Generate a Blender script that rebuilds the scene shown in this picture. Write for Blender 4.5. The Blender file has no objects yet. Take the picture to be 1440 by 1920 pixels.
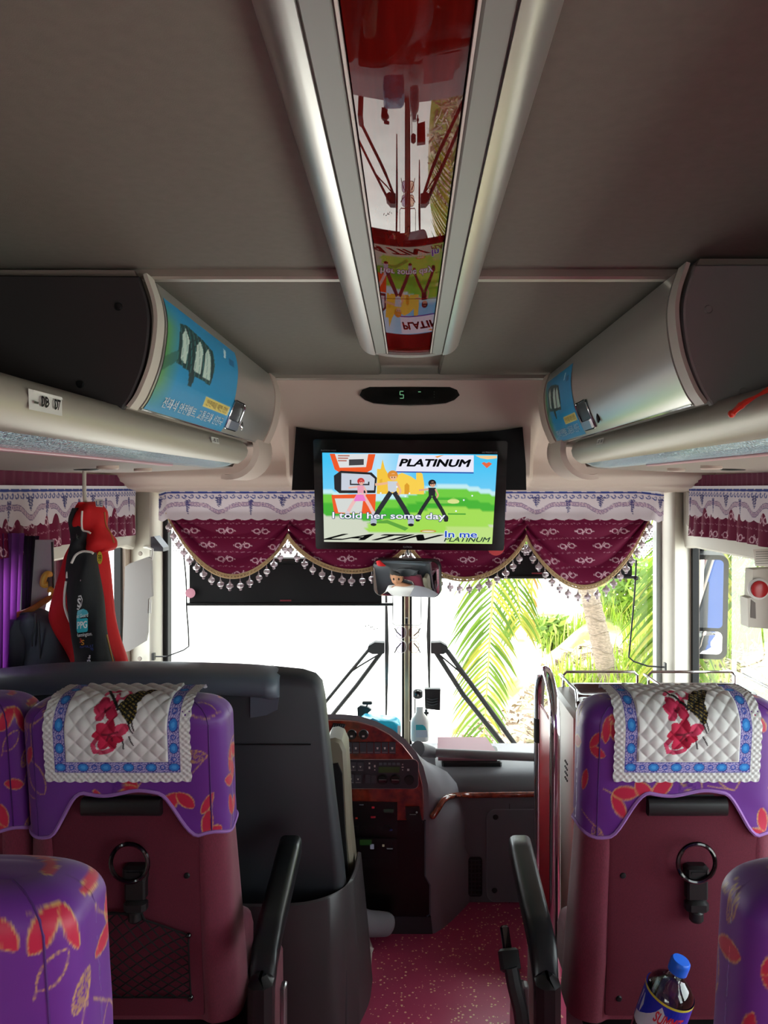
import bpy, bmesh, math, random
import numpy as np
from mathutils import Vector, Matrix

# ------------------------------------------------------------------ camera, sky, sun, exposure
SC = bpy.context.scene
F, CX, CY, EYE = 1450.0, 768.0, 915.0, 1.5       # focal length and vanishing point (pixels of the 1440x1920 frame), eye height
cam_data = bpy.data.cameras.new('camera')
cam = bpy.data.objects.new('camera', cam_data)
SC.collection.objects.link(cam)
cam.location = (0, 0, EYE)
cam.rotation_euler = (math.radians(90), 0, 0)
cam_data.sensor_fit = 'HORIZONTAL'
cam_data.sensor_width = 36
cam_data.lens = 36 * F / 1440
cam_data.shift_x = -(CX - 720) / 1440
cam_data.shift_y = -(960 - CY) / 1440
cam_data.clip_start = 0.02
SC.camera = cam

world = bpy.data.worlds.new('overcast_sky')
SC.world = world
world.use_nodes = True
_wn = world.node_tree.nodes
_bg = _wn['Background']
_bg.inputs['Color'].default_value = (0.93, 0.97, 1.0, 1)
_bg.inputs['Strength'].default_value = 6.5

sun_data = bpy.data.lights.new('sun', 'SUN')
sun_data.energy = 7.0
sun_data.angle = math.radians(6)
sun_data.color = (1, 0.96, 0.88)
sun = bpy.data.objects.new('sun', sun_data)
SC.collection.objects.link(sun)
sun.rotation_euler = (math.radians(-24), math.radians(10), 0)

SC.view_settings.view_transform = 'Standard'
SC.view_settings.look = 'None'
SC.view_settings.exposure = 0.12
SC.view_settings.gamma = 1.0
SC.view_settings.use_curve_mapping = False
SC.cycles.use_denoising = True
SC.cycles.max_bounces = 10
SC.cycles.diffuse_bounces = 5
SC.cycles.transparent_max_bounces = 24
SC.cycles.sample_clamp_indirect = 8
SC.cycles.caustics_reflective = False
SC.cycles.caustics_refractive = False

# ------------------------------------------------------------------ helpers
COL = SC.collection
rnd = random.Random(7)
W = {}                                            # object -> world matrix it was built with


def P(px, py, Y):
    return Vector(((px - CX) * Y / F, Y, EYE - (py - CY) * Y / F))


def PX(px, Y): return (px - CX) * Y / F
def PZ(py, Y): return EYE - (py - CY) * Y / F


def lin(h):
    if isinstance(h, str):
        h = h.lstrip('#')
        c = [int(h[i:i + 2], 16) / 255 for i in (0, 2, 4)]
    else:
        c = h
    return tuple(((x / 12.92) if x <= .04045 else ((x + .055) / 1.055) ** 2.4) for x in c)


def tag(o, label, cat, group=None, kind=None):
    if label: o['label'] = label
    if cat: o['category'] = cat
    if group: o['group'] = group
    if kind: o['kind'] = kind
    return o


def thing(name, label, cat, loc=(0, 0, 0), group=None, kind=None):
    o = bpy.data.objects.new(name, None)
    o.empty_display_size = .05
    COL.objects.link(o)
    o.location = loc
    W[o] = Matrix.Translation(Vector(loc))
    return tag(o, label, cat, group, kind)


def link(o, parent, world=None):
    COL.objects.link(o)
    m = world or Matrix.Identity(4)
    W[o] = m
    o.matrix_basis = m
    if parent is not None:
        o.parent = parent
        o.matrix_parent_inverse = W[parent].inverted()
    return o


def inst(mesh, name, parent, world):
    return link(bpy.data.objects.new(name, mesh), parent, world)


def copy_tree(o, parent=None):
    c = o.copy()
    COL.objects.link(c)
    W[c] = W[o].copy()
    c.parent = parent
    for ch in list(o.children):
        copy_tree(ch, c)
    return c


def struct(o):
    o['kind'] = 'structure'
    return o


# materials ---------------------------------------------------------
def mat(name, col='#808080', rough=.5, metal=0., spec=.5, coat=0., coat_rough=.05, emis=None, estr=1., attr=False,
        var=None, bump=None, trans=0., ior=1.45, sheen=0., stretch=None, alpha=1., transl=0.):
    m = bpy.data.materials.new(name)
    m.use_nodes = True
    nt = m.node_tree
    b = nt.nodes['Principled BSDF']
    I = b.inputs
    c = lin(col) + (1,)
    I['Base Color'].default_value = c
    I['Roughness'].default_value = rough
    I['Metallic'].default_value = metal
    I['Specular IOR Level'].default_value = spec
    I['Coat Weight'].default_value = coat
    I['Coat Roughness'].default_value = coat_rough
    I['Transmission Weight'].default_value = trans
    I['IOR'].default_value = ior
    I['Sheen Weight'].default_value = sheen
    I['Alpha'].default_value = alpha
    src = None
    if attr:
        a = nt.nodes.new('ShaderNodeVertexColor')
        a.layer_name = 'Col'
        src = a.outputs['Color']
        nt.links.new(src, I['Base Color'])
    tc = None
    if var or bump:
        tc = nt.nodes.new('ShaderNodeTexCoord')
        vec = tc.outputs['Object']
        if stretch:
            mp = nt.nodes.new('ShaderNodeMapping')
            mp.inputs['Scale'].default_value = stretch
            nt.links.new(vec, mp.inputs['Vector'])
            vec = mp.outputs['Vector']
    if var:                                       # (scale, amount) mottling of the colour
        n = nt.nodes.new('ShaderNodeTexNoise')
        n.inputs['Scale'].default_value = var[0]
        n.inputs['Detail'].default_value = 4
        nt.links.new(vec, n.inputs['Vector'])
        mr = nt.nodes.new('ShaderNodeMapRange')
        mr.inputs['From Min'].default_value = .3
        mr.inputs['From Max'].default_value = .7
        mr.inputs['To Min'].default_value = 1 - var[1]
        mr.inputs['To Max'].default_value = 1 + var[1]
        nt.links.new(n.outputs['Fac'], mr.inputs['Value'])
        vm = nt.nodes.new('ShaderNodeVectorMath')
        vm.operation = 'SCALE'
        if src is None:
            vm.inputs[0].default_value = c[:3]
        else:
            nt.links.new(src, vm.inputs[0])
        nt.links.new(mr.outputs['Result'], vm.inputs['Scale'])
        nt.links.new(vm.outputs[0], I['Base Color'])
    if bump:                                      # (scale, strength, distance)
        n = nt.nodes.new('ShaderNodeTexNoise')
        n.inputs['Scale'].default_value = bump[0]
        n.inputs['Detail'].default_value = 3
        nt.links.new(vec, n.inputs['Vector'])
        bp = nt.nodes.new('ShaderNodeBump')
        bp.inputs['Strength'].default_value = bump[1]
        bp.inputs['Distance'].default_value = bump[2] if len(bump) > 2 else .002
        nt.links.new(n.outputs['Fac'], bp.inputs['Height'])
        nt.links.new(bp.outputs['Normal'], I['Normal'])
    if emis is not None:
        if emis == 'attr':
            nt.links.new(src, I['Emission Color'])
            nt.links.remove(I['Base Color'].links[0])
            I['Base Color'].default_value = (0.01, 0.01, 0.01, 1)
        else:
            I['Emission Color'].default_value = lin(emis) + (1,)
        I['Emission Strength'].default_value = estr
    if transl:                                    # thin leaf / cloth: some light passes through
        out = nt.nodes['Material Output']
        t = nt.nodes.new('ShaderNodeBsdfTranslucent')
        t.inputs['Color'].default_value = c
        if src is not None: nt.links.new(src, t.inputs['Color'])
        mx = nt.nodes.new('ShaderNodeMixShader')
        mx.inputs['Fac'].default_value = transl
        nt.links.new(b.outputs[0], mx.inputs[1])
        nt.links.new(t.outputs[0], mx.inputs[2])
        nt.links.new(mx.outputs[0], out.inputs['Surface'])
    return m


def glass_mat(name, tint='#ffffff', rough=.0, refl=1.0):
    """thin pane: clear with a Fresnel reflection"""
    m = bpy.data.materials.new(name)
    m.use_nodes = True
    nt = m.node_tree
    nt.nodes.clear()
    out = nt.nodes.new('ShaderNodeOutputMaterial')
    t = nt.nodes.new('ShaderNodeBsdfTransparent')
    t.inputs['Color'].default_value = lin(tint) + (1,)
    g = nt.nodes.new('ShaderNodeBsdfGlossy')
    g.inputs['Roughness'].default_value = rough
    fr = nt.nodes.new('ShaderNodeFresnel')
    fr.inputs['IOR'].default_value = 1.45
    mu = nt.nodes.new('ShaderNodeMath')
    mu.operation = 'MULTIPLY'
    mu.inputs[1].default_value = refl
    nt.links.new(fr.outputs[0], mu.inputs[0])
    mx = nt.nodes.new('ShaderNodeMixShader')
    nt.links.new(mu.outputs[0], mx.inputs['Fac'])
    nt.links.new(t.outputs[0], mx.inputs[1])
    nt.links.new(g.outputs[0], mx.inputs[2])
    nt.links.new(mx.outputs[0], out.inputs['Surface'])
    return m


# mesh collector ----------------------------------------------------
def superellipse(n, a, b, e):
    out = []
    for i in range(n):
        t = 2 * math.pi * i / n
        c, s = math.cos(t), math.sin(t)
        out.append((a * math.copysign(abs(c) ** (2 / e), c), b * math.copysign(abs(s) ** (2 / e), s)))
    return out


def rrect(w, h, r, n=5, cx=0., cy=0.):
    """rounded rectangle outline, counter-clockwise"""
    r = min(r, w / 2 - 1e-5, h / 2 - 1e-5)
    pts = []
    for (sx, sy, a0) in ((1, 1, 0), (-1, 1, 90), (-1, -1, 180), (1, -1, 270)):
        for k in range(n + 1):
            a = math.radians(a0 + 90 * k / n)
            pts.append((cx + sx * (w / 2 - r) + r * math.cos(a), cy + sy * (h / 2 - r) + r * math.sin(a)))
    return pts


def bez(pts, n=24):
    """Catmull-Rom through points"""
    pts = [Vector(p) for p in pts]
    q = [2 * pts[0] - pts[1]] + pts + [2 * pts[-1] - pts[-2]]
    out = []
    segs = len(pts) - 1
    per = max(2, n // segs)
    for i in range(segs):
        p0, p1, p2, p3 = q[i:i + 4]
        for k in range(per):
            t = k / per
            out.append(.5 * ((2 * p1) + (p2 - p0) * t + (2 * p0 - 5 * p1 + 4 * p2 - p3) * t * t + (3 * p1 - p0 - 3 * p2 + p3) * t ** 3))
    out.append(pts[-1])
    return out


class MB:
    def __init__(s):
        s.v, s.f, s.c = [], [], []
        s.cur = (1, 1, 1)

    def color(s, h):
        s.cur = lin(h)
        return s

    def add(s, vs, fs, cols=None):
        o = len(s.v)
        s.v += [tuple(v) for v in vs]
        s.f += [tuple(i + o for i in f) for f in fs]
        s.c += list(cols) if cols is not None else [s.cur] * len(vs)
        return s

    def box(s, c, d, rot=None, bev=0.):
        hx, hy, hz = d[0] / 2, d[1] / 2, d[2] / 2
        if bev:
            b = min(bev, hx * .98, hy * .98, hz * .98)
            vs, fs = [], []
            for sz, ins in ((-hz, b), (-hz + b, 0), (hz - b, 0), (hz, b)):
                for (x, y) in ((hx, hy - b), (hx - b, hy), (-hx + b, hy), (-hx, hy - b), (-hx, -hy + b), (-hx + b, -hy), (hx - b, -hy), (hx, -hy + b)):
                    vs.append((x - math.copysign(ins, x) if ins else x, y - math.copysign(ins, y) if ins else y, sz))
            for k in range(3):
                for i in range(8):
                    j = (i + 1) % 8
                    fs.append((k * 8 + i, k * 8 + j, k * 8 + 8 + j, k * 8 + 8 + i))
            fs.append(tuple(range(7, -1, -1)))
            fs.append(tuple(range(24, 32)))
        else:
            vs = [(x, y, z) for z in (-hz, hz) for y in (-hy, hy) for x in (-hx, hx)]
            fs = [(0, 2, 3, 1), (4, 5, 7, 6), (0, 1, 5, 4), (2, 6, 7, 3), (0, 4, 6, 2), (1, 3, 7, 5)]
        m = (rot.to_matrix() if hasattr(rot, 'to_matrix') and not isinstance(rot, Matrix) else rot) if rot is not None else None
        c = Vector(c)
        vs = [(m @ Vector(v) if m is not None else Vector(v)) + c for v in vs]
        return s.add(vs, fs)

    def span(s, a, b, bev=0.):
        a, b = Vector(a), Vector(b)
        return s.box((a + b) / 2, [abs(x) for x in (b - a)], bev=bev)

    def tube(s, pts, r, n=8, cap=True, closed=False):
        pts = [Vector(p) for p in pts]
        rs = r if isinstance(r, (list, tuple)) else [r] * len(pts)
        N = len(pts)
        vs, fs = [], []
        up = None
        for i in range(N):
            if closed:
                t = pts[(i + 1) % N] - pts[i - 1]
            else:
                t = pts[min(i + 1, N - 1)] - pts[max(i - 1, 0)]
            t.normalize()
            if up is None:
                up = Vector((0, 0, 1)) if abs(t.z) < .9 else Vector((1, 0, 0))
            a = t.cross(up)
            if a.length < 1e-5: a = t.cross(Vector((.3, 1, .2)))
            a.normalize()
            up = a.cross(t).normalized()
            for k in range(n):
                w = 2 * math.pi * k / n
                vs.append(pts[i] + rs[i] * (math.cos(w) * a + math.sin(w) * up))
        for i in range(N if closed else N - 1):
            j = (i + 1) % N
            for k in range(n):
                l = (k + 1) % n
                fs.append((i * n + k, i * n + l, j * n + l, j * n + k))
        if cap and not closed:
            fs.append(tuple(range(n - 1, -1, -1)))
            fs.append(tuple(range((N - 1) * n, N * n)))
        return s.add(vs, fs)

    def loft(s, rings, cap=True, closed=True):
        n = len(rings[0])
        vs = [p for r in rings for p in r]
        fs = []
        for i in range(len(rings) - 1):
            for k in range(n if closed else n - 1):
                l = (k + 1) % n
                fs.append((i * n + k, i * n + l, (i + 1) * n + l, (i + 1) * n + k))
        if cap and closed:
            fs.append(tuple(range(n - 1, -1, -1)))
            fs.append(tuple(range((len(rings) - 1) * n, len(rings) * n)))
        return s.add(vs, fs)

    def prism(s, poly, fn, d0, d1, bev=0.):
        """2-D outline poly; fn(u, v, d) -> point; solid between depths d0 and d1"""
        if bev:
            c = (sum(p[0] for p in poly) / len(poly), sum(p[1] for p in poly) / len(poly))
            ins = []
            n = len(poly)
            for i in range(n):
                a, b, e = poly[i - 1], poly[i], poly[(i + 1) % n]
                tx, ty = e[0] - a[0], e[1] - a[1]
                L = math.hypot(tx, ty) or 1
                nx, ny = -ty / L, tx / L
                if nx * (c[0] - b[0]) + ny * (c[1] - b[1]) < 0: nx, ny = -nx, -ny
                ins.append((b[0] + nx * bev, b[1] + ny * bev))
            sg = 1 if d1 > d0 else -1
            return s.loft([[fn(u, v, d0) for u, v in poly], [fn(u, v, d1 - sg * bev) for u, v in poly], [fn(u, v, d1) for u, v in ins]])
        return s.loft([[fn(u, v, d0) for u, v in poly], [fn(u, v, d1) for u, v in poly]])

    def grid(s, fn, nu, nv, colfn=None, keep=None):
        """fn(u, v) with u, v in 0..1 -> point"""
        vs = [fn(i / nu, j / nv) for j in range(nv + 1) for i in range(nu + 1)]
        fs = [(j * (nu + 1) + i, j * (nu + 1) + i + 1, (j + 1) * (nu + 1) + i + 1, (j + 1) * (nu + 1) + i)
              for j in range(nv) for i in range(nu) if keep is None or keep((i + .5) / nu, (j + .5) / nv)]
        return s.add(vs, fs, colfn)

    def lathe(s, prof, M=None, n=20):
        """profile [(r, z)], around local z, placed by matrix M"""
        M = M or Matrix.Identity(4)
        vs, fs = [], []
        for (r, z) in prof:
            for k in range(n):
                a = 2 * math.pi * k / n
                vs.append(M @ Vector((r * math.cos(a), r * math.sin(a), z)))
        for i in range(len(prof) - 1):
            for k in range(n):
                l = (k + 1) % n
                fs.append((i * n + k, i * n + l, (i + 1) * n + l, (i + 1) * n + k))
        if prof[0][0] > 1e-6: fs.append(tuple(range(n - 1, -1, -1)))
        if prof[-1][0] > 1e-6: fs.append(tuple(range((len(prof) - 1) * n, len(prof) * n)))
        return s.add(vs, fs)

    def ball(s, c, r, n=10, sc=(1, 1, 1)):
        prof = [(r * math.sin(math.pi * i / n), -r * math.cos(math.pi * i / n)) for i in range(n + 1)]
        return s.lathe(prof, Matrix.Translation(Vector(c)) @ Matrix.Diagonal((*sc, 1)), n * 2)

    def poly(s, pts):
        return s.add(pts, [tuple(range(len(pts)))])

    def mesh(s, name, mats, smooth=30):
        me = bpy.data.meshes.new(name)
        me.from_pydata(s.v, [], s.f)
        ca = me.color_attributes.new('Col', 'FLOAT_COLOR', 'POINT')
        a = np.ones((len(s.v), 4), dtype=np.float32)
        if s.v: a[:, :3] = np.array(s.c, dtype=np.float32)
        ca.data.foreach_set('color', a.ravel())
        bm = bmesh.new()
        bm.from_mesh(me)
        bmesh.ops.remove_doubles(bm, verts=bm.verts, dist=1e-6) if len(s.v) < 4000 else None
        bmesh.ops.recalc_face_normals(bm, faces=bm.faces)
        if smooth:
            ang = math.radians(smooth)
            for f in bm.faces: f.smooth = True
            for e in bm.edges:
                if len(e.link_faces) == 2 and e.calc_face_angle(0) > ang: e.smooth = False
        bm.to_mesh(me)
        bm.free()
        for m in (mats if isinstance(mats, (list, tuple)) else [mats]):
            me.materials.append(m)
        return me

    def build(s, name, m, parent=None, smooth=35, world=None):
        return link(bpy.data.objects.new(name, s.mesh(name, m, smooth)), parent, world)


def text2d(body, size=1., shear=0., bold=0., align='LEFT', spacing=1.):
    c = bpy.data.curves.new('lettering', 'FONT')
    c.body = body
    c.size = size
    c.resolution_u = 3
    c.align_x = align
    c.space_character = spacing
    o = bpy.data.objects.new('lettering', c)
    COL.objects.link(o)
    me = bpy.data.meshes.new_from_object(o)
    vs = [(v.co.x, v.co.y) for v in me.vertices]
    fs = [tuple(p.vertices) for p in me.polygons]
    bpy.data.objects.remove(o)
    bpy.data.curves.remove(c)
    bpy.data.meshes.remove(me)
    return vs, fs


def fit_text(mb, body, u0, v0, u1, v1, fn, d, shear=0., bold=0., cut=0):
    """lettering stretched into the box u0..u1 x v0..v1 (v0 = baseline side), put through fn(u, v, d)"""
    vs, fs = text2d(body)
    if not vs: return
    n = len(vs)
    if bold:                                      # heavier strokes: the glyphs repeated a hair apart
        base, bf = vs, fs
        vs, fs = [], []
        for q, (dx, dy) in enumerate(((0, 0), (bold, 0), (-bold, 0), (0, bold), (0, -bold), (.7 * bold, .7 * bold), (-.7 * bold, .7 * bold), (.7 * bold, -.7 * bold), (-.7 * bold, -.7 * bold))):
            vs += [(x + dx, y + dy) for x, y in base]
            fs += [tuple(i + q * n for i in f) for f in bf]
    vs = [(x + shear * y, y) for x, y in vs]
    xs, ys = [p[0] for p in vs], [p[1] for p in vs]
    ax, bx, ay, by = min(xs), max(xs), min(ys), max(ys)
    mb.add([fn(u0 + (x - ax) / (bx - ax) * (u1 - u0), v0 + (y - ay) / (by - ay or 1) * (v1 - v0), d) for x, y in vs], fs)


# painting by numpy -------------------------------------------------
def lens(A, Z, a0, z0, ang, L, Wd):
    """signed leaf shape: <0 inside; pointed ellipse"""
    c, s = math.cos(ang), math.sin(ang)
    p = ((A - a0) * c + (Z - z0) * s) / L
    q = (-(A - a0) * s + (Z - z0) * c) / Wd
    env = np.clip(1 - p * p, 0, 1) ** .75
    return np.where(np.abs(p) < 1, np.abs(q) - env, 9.)


def mixc(C, mask, col, k=1.):
    m = (np.clip(mask, 0, 1) * k)[:, None]
    C[:] = C * (1 - m) + np.array(lin(col))[None] * m


def seg_dist(A, Z, p, q):
    px, py = p
    dx, dy = q[0] - px, q[1] - py
    t = np.clip(((A - px) * dx + (Z - py) * dy) / (dx * dx + dy * dy + 1e-12), 0, 1)
    return np.hypot(A - px - t * dx, Z - py - t * dy)
# ------------------------------------------------------------------ materials
M_ceil = mat('ceiling_vinyl', '#6e6a60', .85, var=(60, .05), bump=(700, .25, .001))
M_beige = mat('beige_plastic', '#c8b6a9', .55, bump=(500, .12, .001))
M_beige_dark = mat('grey_beige_plastic', '#8d8178', .6)
M_silver = mat('brushed_silver', '#c9c6c0', .30, metal=.75, var=(4, .06), stretch=(.2, .02, 3))
M_silver_soft = mat('satin_silver', '#a8a296', .45, metal=.45, var=(5, .08), stretch=(.6, .05, 3))
M_grey_metal = mat('grey_inlay', '#8d8e8a', .45, metal=.4)
M_red_gloss = mat('cherry_wood_lacquer', '#5e0f0b', .6, coat=.62, coat_rough=.008, spec=.0, var=(9, .35), stretch=(6, .5, 1))
M_rim = mat('pale_edge_strip', '#d0cbc2', .4)
M_black = mat('black_plastic', '#141416', .42)
M_black_gloss = mat('black_gloss', '#08080a', .12, coat=.5)
M_black_matt = mat('black_fabric_mesh', '#0d0d10', .9)
M_charcoal = mat('charcoal_plastic', '#35383d', .5, bump=(900, .2, .0006))
M_slate = mat('slate_plastic', '#5d6873', .42, bump=(900, .15, .0006))
M_dash = mat('dark_grey_dash', '#66666b', .62, bump=(1200, .35, .0006))
M_dash2 = mat('grey_dash_panel', '#85838a', .6, bump=(1200, .3, .0006))
M_wood = mat('burl_wood', '#7c2a1c', .12, coat=1., coat_rough=.03, var=(38, .6))
M_wood_edge = mat('burl_wood_light', '#8a3a22', .15, coat=1., var=(60, .5))
M_chrome = mat('chrome', '#d8d8da', .1, metal=1.)
M_steel = mat('steel', '#9c9c9e', .28, metal=.9)
M_white = mat('white_plastic', '#d9d7d2', .45)
M_offwhite = mat('cream_plastic', '#c2bcb0', .5)
M_cap_left = mat('charcoal_end_panel', '#353132', .7)
M_cap_right = mat('grey_end_panel', '#8a8685', .7)  # paler colour stands in for light falling on the right panel
M_pink = mat('mauve_strip', '#b9838d', .5)
M_diffuser = mat('prismatic_diffuser', '#a9cfdc', .10, metal=.35, spec=.9, bump=(150, 1., .02))
M_maroon = mat('maroon_moquette', '#6e2138', .85, sheen=.3, var=(260, .3), stretch=(5, 5, .6), bump=(600, .3, .001))
M_maroon_panel = mat('maroon_carpet_panel', '#5a1b2c', .95, var=(420, .25), stretch=(4, 4, .7))
M_print = mat('printed_film', attr=True, rough=.35)
M_cloth_print = mat('printed_cloth', attr=True, rough=.85, sheen=.2)
M_paint = mat('painted_pattern', attr=True, rough=.6)
M_rubber = mat('black_rubber', '#101012', .7)
M_glass = glass_mat('window_glass', '#f4faf8', refl=.75)
M_glass_side = glass_mat('side_window_glass', '#eef6f4', refl=.18)
M_mirror = mat('mirror_glass', '#f2f2f2', .01, metal=1.)

# floor: red vinyl with glitter flecks
M_floor = bpy.data.materials.new('red_speckled_vinyl')
M_floor.use_nodes = True
nt = M_floor.node_tree
b = nt.nodes['Principled BSDF']
b.inputs['Roughness'].default_value = .32
tc = nt.nodes.new('ShaderNodeTexCoord')
vo = nt.nodes.new('ShaderNodeTexVoronoi')
vo.inputs['Scale'].default_value = 92
vo.inputs['Randomness'].default_value = 1
nt.links.new(tc.outputs['Object'], vo.inputs['Vector'])
sp = nt.nodes.new('ShaderNodeSeparateColor')
nt.links.new(vo.outputs['Color'], sp.inputs[0])
thr = nt.nodes.new('ShaderNodeMath')
thr.operation = 'MULTIPLY'
thr.inputs[1].default_value = .36
nt.links.new(sp.outputs[0], thr.inputs[0])
lt = nt.nodes.new('ShaderNodeMath')
lt.operation = 'LESS_THAN'
nt.links.new(vo.outputs['Distance'], lt.inputs[0])
nt.links.new(thr.outputs[0], lt.inputs[1])
gt = nt.nodes.new('ShaderNodeMath')
gt.operation = 'GREATER_THAN'
gt.inputs[1].default_value = .15
nt.links.new(sp.outputs[1], gt.inputs[0])
am = nt.nodes.new('ShaderNodeMath')
am.operation = 'MULTIPLY'
nt.links.new(lt.outputs[0], am.inputs[0])
nt.links.new(gt.outputs[0], am.inputs[1])
fl = nt.nodes.new('ShaderNodeMix')
fl.data_type = 'RGBA'
fl.inputs[6].default_value = lin('#c44a70') + (1,)
fl.inputs[7].default_value = lin('#ffd9b0') + (1,)
nt.links.new(am.outputs[0], fl.inputs[0])
nz = nt.nodes.new('ShaderNodeTexNoise')
nz.inputs['Scale'].default_value = 5
nt.links.new(tc.outputs['Object'], nz.inputs['Vector'])
mr = nt.nodes.new('ShaderNodeMapRange')
mr.inputs['To Min'].default_value = .75
mr.inputs['To Max'].default_value = 1.25
nt.links.new(nz.outputs['Fac'], mr.inputs['Value'])
vm = nt.nodes.new('ShaderNodeVectorMath')
vm.operation = 'SCALE'
nt.links.new(fl.outputs[2], vm.inputs[0])
nt.links.new(mr.outputs[0], vm.inputs['Scale'])
nt.links.new(vm.outputs[0], b.inputs['Base Color'])

# ------------------------------------------------------------------ the bus body
REAR, HALF = -4.5, 1.25
fl_o = struct(MB().span((-HALF, REAR, -.06), (HALF, 2.84, 0)).build('floor', M_floor))
tag(fl_o, 'dark red vinyl aisle floor with glitter flecks', None)

ceil = struct(MB().span((-HALF - .03, REAR, 1.93), (HALF + .03, 3.75, 1.99)).build('ceiling', M_beige_dark))
tag(ceil, 'grey padded bus ceiling', None)
for (y0, y1) in ((REAR, -1.3), (-1.29, 1.42), (1.445, 2.735)):
    for sx in (-1, 1):
        m = MB()
        x0, x1 = .10, HALF - .005
        m.span((sx * x0, y0, 1.90), (sx * x1, y1, 1.93), bev=.006)
        m.build('ceiling_panel', M_ceil, ceil)
for i, Y in enumerate((1.432, 2.748)):
    m = MB()
    m.prism([(-.014, 1.902), (-.014, 1.888), (-.009, 1.884), (.009, 1.884), (.014, 1.888), (.014, 1.902)],
            lambda u, v, d, Y=Y: Vector((d, Y + u, v)), -HALF + .01, HALF - .01)
    struct(m.build('trim_%d' % (i + 1), M_silver_soft))

# side walls with window openings
def side_wall(sx, name, openings, zs, zt, mw):
    m = MB()
    xi, xo = sx * HALF, sx * (HALF + .05)
    m.span((xi, REAR, -.3), (xo, 3.6, zs))
    m.span((xi, REAR, zt), (xo, 3.6, 1.97))
    edges = [REAR] + [e for o in openings for e in o] + [3.6]
    for k in range(0, len(edges), 2):
        if edges[k + 1] - edges[k] > .005:
            m.span((xi, edges[k], zs), (xo, edges[k + 1], zt))
    return struct(m.build(name, mw))


LW = [(-4.3, -2.7), (-2.5, -.95), (-.75, .7), (.85, 2.05), (2.2, 3.40)]
RW = [(-4.3, -2.7), (-2.5, -.95), (-.75, .8), (.95, 2.45), (2.66, 3.47)]
wl = side_wall(-1, 'wall_left', LW, .58, 1.33, M_beige)
wr = side_wall(1, 'wall_right', RW, .50, 1.26, M_beige)
m = MB().span((-HALF, REAR - .05, -.3), (HALF, REAR, 1.97))
struct(m.build('wall_rear', M_maroon_panel))
nwin = 3
for sx, ws, zb_, zt in ((-1, LW, .58, 1.33), (1, RW, .50, 1.26)):
    for (a, e) in ws:
        w = MB().poly([(sx * 1.285, a, zb_), (sx * 1.285, e, zb_), (sx * 1.285, e, zt), (sx * 1.285, a, zt)]).build('window_%d' % nwin, M_glass_side)
        struct(w)
        fr = MB()
        for (p, q) in (((a, zb_), (e, zb_ + .02)), ((a, zt - .02), (e, zt)), ((a, zb_), (a + .025, zt)), ((e - .025, zb_), (e, zt))):
            fr.span((sx * 1.262, p[0], p[1]), (sx * 1.29, q[0], q[1]))
        fr.build('window_frame', M_rubber, w)
        nwin += 1

# windscreen
YW = 3.56
for i, (x0, x1) in enumerate(((-1.20, -.035), (.005, 1.20))):
    w = struct(MB().poly([(x0, YW, .25), (x1, YW, .25), (x1, YW, 1.62), (x0, YW, 1.62)]).build('window_%d' % (i + 1), M_glass))
    # printed dot band along the top edge of the pane
    d = MB()
    for r in range(12):
        for k in range(int((x1 - x0) / .012)):
            cx, cz = x0 + .006 + .012 * k + (.006 if r % 2 else 0), 1.30 - .011 * r
            rr = .0042 - .0002 * r
            d.poly([(cx + rr * math.cos(a), YW - .002, cz + rr * math.sin(a)) for a in (0, 1.05, 2.1, 3.14, 4.19, 5.24)])
    o = d.build('dot_band', M_rubber, w, smooth=0)
    o['kind'] = 'stuff'
# body panel under and above the glass, outside corners
m = MB().span((-1.30, YW - .03, -.6), (1.30, YW + .04, .27)).span((-1.30, YW - .03, 1.55), (1.30, YW + .04, 1.97))
m.span((-1.30, YW - .06, .2), (-1.19, YW + .04, 1.6)).span((1.19, YW - .06, .2), (1.30, YW + .04, 1.6))
struct(m.build('wall_front', M_beige))
# centre pillar between the panes
m = MB()
xc = PX(762.5, 3.5)
m.span((xc - .022, 3.46, .25), (xc - .011, 3.56, 1.55), bev=.003)
m.span((xc + .013, 3.46, .25), (xc + .024, 3.56, 1.55), bev=.003)
o = struct(m.build('trim_3', M_rubber))
tag(o, 'slim post between the two windscreen panes', None)
m = MB().span((xc - .011, 3.45, .25), (xc + .013, 3.55, 1.55), bev=.004).span((xc - .002, 3.445, .25), (xc + .003, 3.452, 1.55))
m.build('post_cover', mat('champagne_metal', '#a39a84', .3, metal=.8), o)

# corner posts either side of the windscreen
def corner_post(sx, name):
    prof = []
    xin = PX(300, 3.45) if sx < 0 else PX(1246, 3.45)
    out = []
    for t in range(9):
        a = math.radians(90 * t / 8)
        out.append((abs(xin) + .035 - .035 * math.cos(a) if 0 else abs(xin) + .03 * (1 - math.cos(a)), 3.50 - .10 * math.sin(a)))
    out += [(1.20, 3.42), (1.262, 3.475), (1.262, 3.54), (abs(xin), 3.54)]
    m = MB()
    m.prism(out, lambda u, v, d: Vector((sx * u, v, d)), .25, 1.56)
    o = struct(m.build(name, M_offwhite))
    m = MB().span((sx * (abs(xin) - .022), 3.49, .25), (sx * (abs(xin) + .002), 3.55, 1.56), bev=.004)
    m.build('glass_seal', M_rubber if sx < 0 else M_grey_metal, o)
    return o


tag(corner_post(-1, 'trim_4'), 'cream corner post beside the driver window', None)
tag(corner_post(1, 'trim_5'), 'cream corner post beside the entrance door', None)

# moulded cowl above the windscreen
def sm(a, b, x):
    t = min(1, max(0, (x - a) / (b - a)))
    return t * t * (3 - 2 * t)


cowl_prof = bez([(2.752, 1.90), (2.775, 1.86), (2.80, 1.78), (2.815, 1.68), (2.83, 1.58), (2.86, 1.535), (3.02, 1.512), (3.25, 1.495), (3.45, 1.478), (3.54, 1.475)], 54)


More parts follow.
